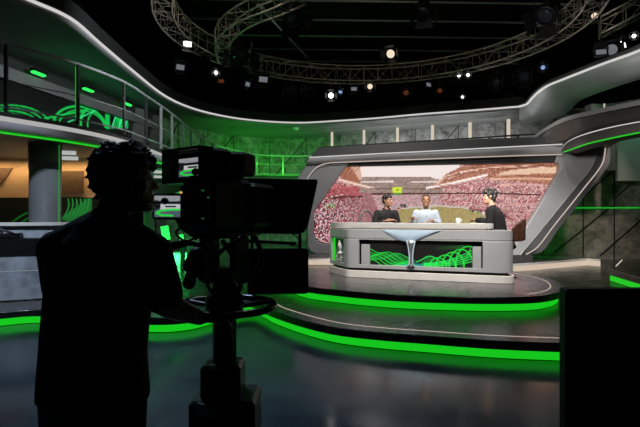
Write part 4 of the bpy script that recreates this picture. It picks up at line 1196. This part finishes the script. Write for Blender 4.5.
# local: lens looks +Y
MB().box((0, 0, .03), (.16, .20, .07), None, .015).build('pan_tilt_head', M['blackmetal'], bc, local=True)
for s in (-1, 1):
    MB().box((s*.075, .0, .12), (.03, .14, .16), None, .01).build('tilt_cheek', M['blackmetal'], bc, local=True)
MB().lathe((-.10, 0, .12), [(.055, -.03), (.06, -.02), (.06, .02), (.05, .03)], 24, Matrix.Rotation(PI/2, 3, 'Y')).build('drag_knob', M['black'], bc, True, local=True)
MB().box((0, .06, .205), (.12, .42, .025), None, .006).build('wedge_plate', M['blackmetal'], bc, local=True)
body = MB().box((0, -.04, .34), (.155, .36, .235), None, .02).build('camera_body', M['black'], bc, local=True)
MB().box((0, -.05, .475), (.12, .26, .04), None, .012).build('top_panel', M['black'], bc, local=True)
MB().tube(cr([V(0, -.16, .49), V(0, -.14, .535), V(0, -.02, .545), V(0, .07, .535), V(0, .09, .49)], 5), .016, 10).build('carry_handle', M['black'], bc, True, local=True)
rcp = MB().box((.0, -.235, .33), (.13, .04, .17), None, .01).build('rear_connector_panel', M['blackmetal'], bc, local=True)
bt = MB()
for r_ in range(5):
    for k in range(2):
        o = MB().box((.045+k*.025, -.258, .28+r_*.028), (.008, .006, .007)).build('button', M['rail'] if (r_+k) % 4 else M['ledgreen'], rcp, local=True)
MB().box((-.055, -.259, .385), (.008, .006, .008)).build('tally_light', M['indicator'], rcp, local=True)
MB().box((.0, .25, .34), (.20, .30, .21), None, .02).build('box_lens', M['black'], bc, local=True)
MB().lathe((0, .41, .34), [(.07, -.02), (.085, .0), (.085, .06), (.075, .06)], 32, Matrix.Rotation(-PI/2, 3, 'X')).build('lens_front', M['blackgloss'], bc, True, local=True)
# small box over the body (right of viewfinder)
rcb = MB().box((.06, -.02, .515), (.15, .12, .10), None, .01).build('receiver_box', M['black'], bc, local=True)
MB().box((.06, -.083, .52), (.03, .004, .03)).build('receiver_display', M['ledgreen'], rcb, local=True)
# pan bars (world positions)
Mi = chain(bc).inverted()
def wl(p): return Mi @ Vector(p)
MB().tube([wl(P(212, 250, 2.25)), wl(P(192, 243, 2.2)), wl(P(166, 247, 2.15))], [.012, .012, .012], 10).build('pan_bar', M['blackmetal'], bc, True, local=True)
MB().limb(wl(P(184, 243.5, 2.18)), wl(P(165, 247, 2.15)), .017, .02).build('grip', M['foam'], bc, True, local=True)
zd = MB(); zd.limb(wl(P(197, 255, 2.15)), wl(P(190, 266, 2.13)), .036, .03)
zd.build('focus_unit', M['black'], bc, True, local=True)
MB().limb(wl(P(193, 270, 2.12)), wl(P(189, 283, 2.1)), .022, .028).build('zoom_grip', M['blackgloss'], bc, True, local=True)
MB().limb(wl(P(203, 262, 2.12)), wl(P(197, 276, 2.1)), .012, .009).build('zoom_lever', M['blackgloss'], bc, True, local=True)
MB().tube(cr([wl(P(240, 238, 2.1)), wl(P(225, 248, 2.05)), wl(P(212, 262, 2.05)), wl(P(207, 282, 2.1)), wl(P(212, 294, 2.15))], 6), .009, 8).build('cable', M['raildark'], bc, True, local=True)
MB().tube(cr([wl(P(255, 236, 2.3)), wl(P(262, 258, 2.25)), wl(P(252, 276, 2.2)), wl(P(238, 284, 2.2))], 6), .012, 8).build('cable', M['raildark'], bc, True, local=True)
MB().tube(cr([wl(P(190, 222, 2.1)), wl(P(176, 232, 2.1)), wl(P(186, 241, 2.1)), wl(P(202, 236, 2.1)), wl(P(214, 246, 2.15))], 6), .005, 8).build('cable', M['blackgloss'], bc, True, local=True)
MB().tube(cr([wl(P(222, 240, 2.3)), wl(P(236, 262, 2.3)), wl(P(240, 288, 2.3)), wl(P(226, 300, 2.3))], 6), .012, 8).build('cable', M['black'], bc, True, local=True)
for i in range(7):
    px = 186+rng.rand()*40; a = P(px, 212+rng.rand()*14, 2.12); b = P(px-10+rng.rand()*26, 226+rng.rand()*14, 2.12)
    MB().tube(cr([wl(a), wl((a+b)/2+V(rng.rand()*.03-.015, -.03, -.02)), wl(b)], 5), .005, 6).build('cable', M['blackmetal'], bc, True, local=True)
# viewfinder hood with its picture
vc = wl(P(187, 166, 2.1))
ang = math.radians(-39)-yaw      # opening looks back-left in the world
R = Matrix.Rotation(ang, 3, 'Z')
# local hood frame: opening at -Y
hw, hh, hd, th = .125, .068, .035, .010
hd_ = MB()
for s in (-1, 1):
    hd_.box(vc+R @ V(s*hw, 0, 0), (th, hd*2, hh*2+th), R); hd_.box(vc+R @ V(0, 0, s*hh), (hw*2+th, hd*2, th), R)
hd_.box(vc+R @ V(0, hd+.05, 0), (hw*2+th, .10, hh*2+th), R, .012)
vfh = hd_.build('viewfinder_hood', M['black'], bc, local=True)
MB().tube([vc+R @ V(.02, hd+.03, -.06), wl(P(205, 190, 2.2)), wl(P(214, 196, 2.25))], .018, 8).build('viewfinder_arm', M['blackmetal'], bc, local=True)
def mini(U, Vv, X, Y):
    c = np.zeros((len(U), 3))+np.array((30, 34, 36.))
    lfx = np.array([noise.noise(Vector((a*9, b*7, 2))) for a, b in zip(U, Vv)])
    c += (60*lfx)[:, None]
    c = over(c, (np.hypot((U-.5)/.62, (Vv-.08)/.18) < 1)*.9, (150, 152, 156))
    c = over(c, ((abs(Vv-.33) < .05))*.9, (12, 14, 14))
    c = over(c, inpoly(U, Vv, [(.2, .40), (.8, .38), (.85, .62), (.18, .64)])*.9, (196, 198, 200))
    c = over(c, inpoly(U, Vv, [(.33, .46), (.68, .45), (.68, .54), (.34, .55)])*1., (20, 50, 34))
    c = over(c, (inpoly(U, Vv, [(.0, .66), (1, .60), (1, 1), (0, 1)]))*.85, (84, 96, 112))
    c = line(c, U*40, Vv*40, [(40, 26), (20, 26), (7, 28), (3, 32), (8, 36), (22, 37)], 2.4, (40, 210, 60))
    return c
screen_grid('viewfinder_display', lambda u, v: chain(bc) @ (vc+R @ V(-hw+.035+u*(2*hw-.06), hd-.012, hh-.032-v*(2*hh-.058))), 80, 50, mini, vfh)
# little side monitor
fm = thing('field_monitor', 'small bright monitor on an arm left of the camera, below the viewfinder', 'monitor', tuple(P(171, 220, 2.05)))
c = P(170.5, 206.5, 2.05)
Rm = Matrix.Rotation(math.radians(6), 3, 'Z')
MB().box(c+V(0, .018, 0), (.15, .03, .108), Rm, .006).build('casing', M['black'], fm)
screen_grid('display', lambda u, v: c+Rm @ V(-.064+u*.128, -.0015, .044-v*.088), 60, 40, mini, fm)
MB().tube(cr([c+V(.02, .03, -.05), c+V(.05, .05, -.10), P(205, 236, 2.2)], 5), .011, 8).build('arm', M['blackmetal'], fm, True)
MB().box(c+V(.085, .0, -.02), (.03, .04, .05), None, .006).build('bracket', M['blackmetal'], fm)
# teleprompter
tpz = thing('teleprompter', 'black teleprompter hood on the camera front with its screen box below', 'teleprompter', tuple(P(280, 240, 2.65)))
Dh = 2.55
a = [P(240, 181, Dh), P(318, 179.5, Dh+.1), P(317, 186, Dh+.1), P(308, 226, Dh+.1), P(304, 232.5, Dh+.1), P(298, 234.5, Dh+.1), P(240, 233, Dh)]
b = [p+V(-.03, .34, 0) for p in a]
ctr = sum(a, V(0, 0, 0))/len(a)
rs = [[ctr.lerp(p, .96)+V(0, -.012, 0) for p in a], a, [q.lerp(sum(b, V(0, 0, 0))/len(b), -.03) for q in b]]
smooth_auto(MB().rings(rs).build('hood', M['black'], tpz, bevel=.004), 35)
MB().tube([P(268, 186, Dh-.005), P(268, 228, Dh-.005)], .004, 6).build('seam_rod', M['raildark'], tpz)
MB().box((P(277, 181, Dh).x, Dh+.04, P(277, 179.5, Dh).z), (.40, .03, .010), Matrix.Rotation(.22, 3, 'Z')).build('top_rail', M['black'], tpz)
q0, q1 = P(247, 249, 2.5), P(308, 294.5, 2.5)
Rp = Matrix.Rotation(.10, 3, 'Z')
MB().box(((q0.x+q1.x)/2, 2.53, (q0.z+q1.z)/2), (q1.x-q0.x, .06, q0.z-q1.z), Rp, .008).build('screen_box', M['black'], tpz)
MB().box(((q0.x+q1.x)/2-.02, 2.497, (q0.z+q1.z)/2), (.12, .01, .1), Rp, .004).build('mount_plate', M['blackmetal'], tpz)
for s in (252, 300):
    MB().tube([P(s, 234, 2.56), P(s, 249, 2.54)], .008, 8).build('bracket', M['blackmetal'], tpz)
MB().tube([P(246, 241, 2.5), P(296, 243.5, 2.52)], .008, 8).build('rail', M['blackmetal'], tpz)
MB().tube(cr([P(292, 234, 2.5), P(298, 238, 2.5), P(298, 246, 2.5), P(290, 245, 2.5)], 5), .003, 6).build('cable', M['black'], tpz, True)

# ================================================================= BLACK PANEL LOWER RIGHT
mo = thing('studio_monitor', 'large black monitor back filling the lower right corner', 'monitor', (1.5, 2.3, 0))
pts = [P(561.5, 289, 2.3), P(561.5, 289, 2.3)]
xl = P(565.5, 289, 2.27).x; zt = P(562.5, 289, 2.27).z
MB().box((xl+.55, 2.3, zt-.34), (1.1, .06, .68), None, .006).build('panel', M['black'], mo, local=False)
MB().box((xl+.55, 2.255, zt-.36), (.8, .03, .4), None, .01).build('back_cover', M['black'], mo)
MB().box((xl+.55, 2.3, .25), (.08, .06, .5), None, .01).build('stand', M['black'], mo)
MB().box((xl+.55, 2.3, .02), (.7, .45, .04), None, .01).build('foot', M['black'], mo)
MB().box((xl+.55, 2.3, .45), (1.0, .05, .18), None, .01).build('lower_cover', M['black'], mo)

# ================================================================= OVERHEAD
def truss(name, label, path, w, h, m, rc=.024, rl_=.012, seg=.45, mlace=None):
    """square section truss: four chords and zigzag lacing"""
    path = [V(*p) for p in path]
    L = [0]
    for a, b in zip(path[:-1], path[1:]): L.append(L[-1]+(b-a).length)
    n = max(2, int(L[-1]/seg)); res = []
    for k in range(n+1):
        s = L[-1]*k/n; i = 0
        while i < len(L)-2 and L[i+1] < s: i += 1
        res.append(path[i].lerp(path[i+1], (s-L[i])/max(1e-9, L[i+1]-L[i])))
    ns = normals2(res)
    cs = []
    for p, nn_ in zip(res, ns):
        nv = V(nn_.x, nn_.y, 0)
        cs.append([p+nv*w/2+V(0, 0, h/2), p-nv*w/2+V(0, 0, h/2), p-nv*w/2-V(0, 0, h/2), p+nv*w/2-V(0, 0, h/2)])
    t = thing(name, label, 'truss', tuple(res[len(res)//2]))
    for j in range(4): MB().tube([c[j] for c in cs], rc, 6).build('chord', m, t, True)
    lace = MB()
    for i in range(n):
        for j in range(4):
            a, b = (cs[i][j], cs[i+1][(j+1) % 4]) if i % 2 == 0 else (cs[i][(j+1) % 4], cs[i+1][j])
            lace.tube([a, b], rl_, 4)
        for j in range(4): lace.tube([cs[i][j], cs[i][(j+1) % 4]], rl_, 4)
    lace.build('lacing', mlace or m, t)
    return t
rc0 = V(1.25, 12.1); RR = 4.85
arcp = [(rc0.x+RR*math.cos(a), rc0.y+RR*math.sin(a), 6.2) for a in np.linspace(math.radians(215), math.radians(-35), 70)]
truss('circular_truss', 'big round aluminium lighting truss under the black ceiling', arcp, .42, .5, M['truss_r'], .022, .009, .46, M['lace'])
ap = cr([P(300, -8, 10.4), P(275, 4, 10.8), P(248, 14, 11.3), P(228, 28, 12.0), P(222, 42, 12.8), P(226, 56, 13.8)], 6)
truss('curved_truss', 'green lit curved truss arm joining the round truss at upper left', ap, .36, .38, M['alu'], .022, .009, .4, M['lace'])
truss('straight_truss', 'straight grey truss piece in the upper right corner', [P(600, 28, 12.0), P(650, 2, 11.6)], .4, .4, M['alu'], .024, .012, .4)
# ceiling pipes
for i in range(8):
    y = 11+i*1.6; z = 8.3
    o = MB().tube([V(-6+.3*i, y, z), V(9, y+.5, z)], .035, 6).build('ceiling_pipe', M['rail']); tag(o, 'thin grey pipe in the row hung below the black ceiling', 'pipe', 'pipes below the black ceiling')
o = MB().tube([P(258, 5, 13), P(307, 57, 17)], .05, 6).build('cable_tray', M['raildark']); tag(o, 'dark diagonal cable tray above the round truss', 'cable tray')

def fixture(kind, p, aim, label, lamp, group=None, size=1.0):
    """spotlight hanging at p, aimed along direction aim; kinds: fresnel, panel"""
    t = thing('spotlight' if kind == 'fresnel' else 'floodlight', label, 'light', tuple(p), 0, group)
    d = Vector(aim).normalized(); R = d.to_track_quat('Z', 'Y').to_matrix()
    s = size
    if kind == 'fresnel':
        MB().lathe(p, [(.05*s, -.20*s), (.10*s, -.17*s), (.11*s, .06*s), (.13*s, .09*s), (.13*s, .12*s), (.11*s, .12*s)], 18, R).build('body', M['black'], t, True)
        bd = [c for c in t.children][-1]
        MB().lathe(p+d*.118*s, [(.105*s, 0), (.07*s, .012*s), (.02*s, .018*s)], 18, R).build('lens', lamp, bd, True)
        for k in range(4):
            a = k*PI/2
            u = R @ V(math.cos(a), math.sin(a), 0); w = R @ V(-math.sin(a), math.cos(a), 0)
            c0_ = p+d*.12*s+u*.13*s; c1_ = p+d*.26*s+u*.21*s
            q = [c0_-w*.10*s, c0_+w*.10*s, c1_+w*.15*s, c1_-w*.15*s]
            MB().prism(q, u*.006).build('barn_door', M['black'], bd)
    else:
        MB().box(p, (.34*s, .26*s, .07*s), R, .01).build('body', M['black'], t)
        bd = [c for c in t.children][-1]
        MB().box(p+d*.04*s, (.24*s, .15*s, .012*s), R).build('lamp_face', lamp, bd)
        for q in (-1, 1):
            c0_ = p+(R @ V(0, q*.13*s, 0)); MB().box(c0_+d*.09*s+(R @ V(0, q*.05*s, 0)), (.34*s, .008, .16*s), R @ Matrix.Rotation(-q*.5, 3, 'X')).build('flap', M['black'], bd)
    sd = R @ V(1, 0, 0)
    MB().tube(cr([p+sd*.15*s, p+sd*.16*s+V(0, 0, .16*s), p+V(0, 0, .24*s), p-sd*.16*s+V(0, 0, .16*s), p-sd*.15*s], 4), .012, 6).build('yoke', M['blackmetal'], t)
    MB().tube([p+V(0, 0, .24*s), p+V(0, 0, .42*s)], .018, 6).build('hanger', M['blackmetal'], t)
    return t
desk_t = V(1.6, 8.5, 1.4)
def fx(kind, px, py, D, label, lamp, size=1.0, aim=None, group=None):
    p = P(px, py, D)
    a = Vector(aim) if aim is not None else (desk_t-p)
    return fixture(kind, p, a, label, lamp, group, size)
cam_dir = lambda px, py, D: -P(px, py, D)+V(0, 0, EYE)
fx('panel', 187, 44, 13.8, 'bright white light panel under the left side of the round truss', M['lampw'], .95, (.55, -.8, -.3))
fx('fresnel', 204, 50, 14.2, 'dark spotlight on the round truss beside the bright white panel', M['lens_off'], 1.1)
fx('panel', 180, 67, 14.0, 'dull grey light panel hanging below the truss at left', M['lampdim'], .9, (.5, -.8, -.4))
fx('fresnel', 216, 73, 14.8, 'lit spotlight small and white below the left truss, above the roof edge', M['lampw'], .55, (.2, -1, -.1))
fx('panel', 221, 81, 15.2, 'dim reddish lit fixture under the left truss', M['lampred'], .7, (.3, -1, -.3))
fx('panel', 247, 84, 15.4, 'narrow upright white light under the truss left of centre', M['lampdim'], .8, (.9, -.5, -.3))
fx('panel', 263, 79, 15.6, 'pale grey tilted light panel under the truss left of centre', M['lampdim'], 1.1, (.3, -.8, -.5))
fx('fresnel', 238, 52, 13.4, 'big black speaker-like spotlight where the curved arm meets the truss', M['lens_off'], 2.2, (.2, -.6, -.7))
fx('fresnel', 331, 95.5, 16.5, 'brightest round spotlight shining low in the middle', M['lampw'], .9, cam_dir(331, 95.5, 16.5))
fx('panel', 340, 92, 16.8, 'bluish light panel beside the brightest round spotlight', M['lampblue'], .6, (.6, -.8, -.2))
fx('panel', 354, 88.5, 17.0, 'small pale light bar right of the brightest round spotlight', M['lampdim'], .8, (0, -.8, -.6))
fx('fresnel', 370, 86.5, 17.0, 'warm lit square spotlight under the middle of the truss', M['lampwarm'], .9, cam_dir(370, 86.5, 17))
fx('fresnel', 392, 53, 15.0, 'warm glowing round lamp above the truss in the middle', M['lampwarm'], 1.25, cam_dir(392, 53, 15)+V(-5, 0, -3))
fx('panel', 428, 85, 16.8, 'slanting white light bar under the truss right of centre', M['lampdim'], .8, (.5, -.8, .2))
fx('fresnel', 459, 75.5, 16.2, 'left lamp of the bright pair under the truss at right', M['lampw'], .5, cam_dir(459, 75.5, 16.2))
fx('fresnel', 468, 75, 16.2, 'right lamp of the bright pair under the truss at right', M['lampw'], .5, cam_dir(468, 75, 16.2))
fx('fresnel', 462.5, 97, 16.4, 'tiny white lamp low below the bright pair', M['lampw'], .4, cam_dir(462, 97, 16.4))
fx('fresnel', 543, 67.5, 14.5, 'small bluish lamp above the silver swept fascia', M['lampblue'], .6, cam_dir(543, 67, 14.5))
fx('panel', 622, 45, 12.0, 'white light bar tilted above the fascia in the upper right', M['lampw'], .8, (.5, -.8, .2))
fx('fresnel', 612, 48, 12.0, 'large dark spotlight with open doors above the fascia at upper right', M['lampdim'], 1.3, (-.5, -.7, -.5))
fx('panel', 601, 53, 11.8, 'grey blue flap panel left of the large dark spotlight', M['lampdim'], .9, (-.3, -.8, .4))
fx('fresnel', 634, 36, 11.9, 'small white lamp at the right edge below the straight truss', M['lampw'], .45, cam_dir(634, 36, 11.9))
fx('fresnel', 595, 14, 12.6, 'copper toned small lamp hanging inside the right end of the round truss', M['lampwarm'], .8, (-.4, -.6, -.7))
fx('fresnel', 306, 88, 16.4, 'dark round spotlight under the truss left of the brightest lamp', M['lens_off'], 1.2)
fx('fresnel', 288, 90, 16.4, 'dark hanging spotlight low under the truss above the roof light line', M['lens_off'], 1.1)
fx('fresnel', 406, 92, 16.8, 'dark spotlight with red glow under the middle right truss', M['lampred'], .9)
fx('fresnel', 440, 90, 16.6, 'dark spotlight with faint red lens left of the bright pair', M['lampred'], .8)
fx('fresnel', 497, 82, 15.8, 'dark spotlight halfway between the bright pair and swept fascia', M['lens_off'], 1.1)
fx('fresnel', 525, 76, 15.0, 'dark box-like spotlight close to the kink of the swept fascia', M['lens_off'], 1.3)
fx('fresnel', 290, 14, 12.4, 'dark round spotlight high above the truss near the curved arm', M['lens_off'], 1.8)
fx('fresnel', 424, 8, 13.0, 'dark unlit spotlight high above the middle of the round truss', M['lens_off'], 1.6)
fx('fresnel', 548, 12, 12.6, 'dark unlit spotlight high inside the right part of the truss', M['lens_off'], 2.0)
# small fixtures on soffits
t_ = fx('panel', 95, 56, 12.2, 'small white spotlight fixed under the left roof soffit', M['lampdim'], .45, (.5, -.7, -.4))
t_ = thing('dome_camera', 'small pale dome on the green lit soffit above the screen surround', 'dome', tuple(Pz(296, 127, 4.99)))
p = Pz(296, 127, 4.99)
MB().lathe(p, [(.03, -.14), (.1, -.10), (.12, -.04), (.12, 0)], 18).build('dome', M['white'], t_, True)
MB().lathe(p, [(.15, -.015), (.15, .0)], 18).build('flange', M['rail'], t_, True)

# ================================================================= LIGHT
def spot(p, tgt, power, col=(1, 1, 1), size=50, blend=.6, rad=.15):
    l = bpy.data.lights.new('spot_lamp', 'SPOT'); l.energy = power; l.color = col; l.spot_size = math.radians(size); l.spot_blend = blend; l.shadow_soft_size = rad
    o = bpy.data.objects.new('spot_lamp', l); C.objects.link(o); o.location = p
    o.rotation_euler = (Vector(tgt)-Vector(p)).to_track_quat('-Z', 'Y').to_euler(); return o
def area(p, tgt, power, col, sx, sy):
    l = bpy.data.lights.new('area_lamp', 'AREA'); l.energy = power; l.color = col; l.shape = 'RECTANGLE'; l.size = sx; l.size_y = sy
    o = bpy.data.objects.new('area_lamp', l); C.objects.link(o); o.location = p
    o.rotation_euler = (Vector(tgt)-Vector(p)).to_track_quat('-Z', 'Y').to_euler(); return o
def point(p, power, col=(1, 1, 1), rad=.1):
    l = bpy.data.lights.new('point_lamp', 'POINT'); l.energy = power; l.color = col; l.shadow_soft_size = rad
    o = bpy.data.objects.new('point_lamp', l); C.objects.link(o); o.location = p; return o
warm = (1, .95, .91)
spot((0.2, 5.2, 6.0), (1.4, 8.7, 1.1), 1800, warm, 40)
spot((3.2, 5.0, 6.0), (2.2, 8.4, 1.1), 1650, warm, 40)
spot((5.6, 9.0, 5.9), (3.0, 8.8, 1.5), 160, warm, 30)
spot((1.4, 13.8, 5.9), (1.7, 9.3, 1.2), 260, (1, .95, .9), 40)      # back light
spot((1.8, 6.2, 3.7), (4.6, 11.8, .8), 2300, (1, .97, .94), 32, 1)     # added low front lamp brightening the right leg
spot((1.2, 6.5, 5.4), (1.6, 11.8, 2.7), 800, (1, .97, .95), 62)
spot((1.8, 6.5, 5.2), (.1, 12.1, 1.6), 380, (1, .97, .95), 24)     # header
spot((6.5, 8.0, 6.0), (8.6, 13.9, 1.2), 950, (1, .86, .76), 55)     # right concrete
spot((4.2, 6.0, 6.0), (4.0, 9.2, .2), 90, (1, .9, .84), 50)
spot((2.0, 8.0, 4.6), (6.8, 13.4, 4.8), 480, (1, .98, .95), 50)
spot((5.0, 7.0, 3.7), (7.1, 11.2, 4.8), 45, (.08, 1, .3), 40)     # swept fascia
area((-2.9, 21.3, 3.4), (-2.6, 23.2, 4.6), 34, (.04, 1, .04), 4.5, .5)
area((-2.6, 18.6, 3.3), (-3.2, 22.6, 4.2), 38, (.05, 1, .06), 3, .4)
area((-2.0, 18.5, .6), (-2.2, 23, 2.0), 40, (.06, 1, .2), 4, .5)
area((-5.2, 17.2, .6), (-4.5, 14.2, 2.2), 40, (.06, 1, .25), 2, .5)
area((-3.2, 11.6, .4), (-3.8, 13.6, 1.2), 14, (.06, 1, .25), 1.2, .3)
area((5.9, 12.6, .8), (6.5, 14.4, .9), 8, (.05, 1, .1), 1.0, .4)
area((7.2, 12.0, 4.0), (7.2, 12.9, 3.6), 3, (.05, 1, .2), .5, .2)
area((8.6, 12.0, 3.9), (8.6, 13.2, 3.0), 4, (.1, 1, .5), 2.0, .3)
area((-7.0, 11.75, 2.62), (-7.0, 12.0, 2.2), 20, (1, .60, .27), 4.6, .1)
area((-6.5, 10.4, 1.2), (-6.6, 10.9, 3), 6, (1, .75, .5), 2, .6)  # added upward lamp standing in for bounce under the balcony
spot((-3.6, 5.6, 4.6), (-5.2, 9.4, 1.0), 230, (.75, .83, 1), 36)    # column
spot((-4.0, 4.5, 5.0), (-5.2, 7.2, .6), 850, (.7, .82, 1), 45)      # counter
for px, D in ((348, 20.6), (382, 20.1), (415, 19.4), (452, 18.8), (490, 18.2)):
    point(((px-CX)/F*D, D+.3, 3.7), 16 if px < 350 else 40, (.95, .97, 1), .15)
area((-5.6, 13.5, 4.6), (-5.6, 13.5, 6), 2, (.05, 1, .3), 1.0, 6)
spot((-3.4, 7.5, 8.4), (-2.2, 4.0, 0), 3000, (.5, .75, 1), 44, 1, .6)  # added blue lamp tinting the left floor
spot((1.0, 7.5, 8.4), (1.0, 4.0, 0), 700, (.75, .9, 1), 44, 1, .6)  # added cool lamp lifting the middle floor
spot((-.5, 8.5, 4.9), (-6.6, 12.5, 4.5), 750, (.9, .97, 1), 60)      # added cool lamp brightening the upper left wall and its bulkhead
spot((-5.0, 9.0, 8.5), (1.0, 13.5, 6.2), 260, (1, .85, .68), 70)      # catches the truss
spot((-1.0, 6.0, 8.3), (-2.0, 12, 6.2), 50, (.3, 1, .5), 30)
spot((3.0, 8.0, 8.5), (4, 14, 6.2), 160, (1, .82, .66), 80)

spot((1.5, 4.5, 5.2), (5.7, 9.6, 3.3), 420, (1, .97, .94), 34)  # added lamp brightening the right parapet
spot((2.2, 6.5, 2.7), (5.9, 11.7, 2.5), 480, (1, .97, .94), 24, .9)  # added lamp filling the shadow on the upper right leg
w = bpy.data.worlds.new('World'); bpy.context.scene.world = w; w.use_nodes = True
w.node_tree.nodes['Background'].inputs['Color'].default_value = (.004, .005, .006, 1)
w.node_tree.nodes['Background'].inputs['Strength'].default_value = 1

# ================================================================= CAMERA
cd = bpy.data.cameras.new('Camera'); cam = bpy.data.objects.new('Camera', cd); C.objects.link(cam)
cam.location = (0, 0, EYE); cam.rotation_euler = (PI/2, 0, 0)
cd.sensor_width = 36; cd.lens = F/640*36; cd.clip_start = .05
sc = bpy.context.scene; sc.camera = cam
sc.view_settings.view_transform = 'Standard'; sc.view_settings.look = 'None'; sc.view_settings.gamma = 1; sc.view_settings.exposure = 0
sc.cycles.max_bounces = 6
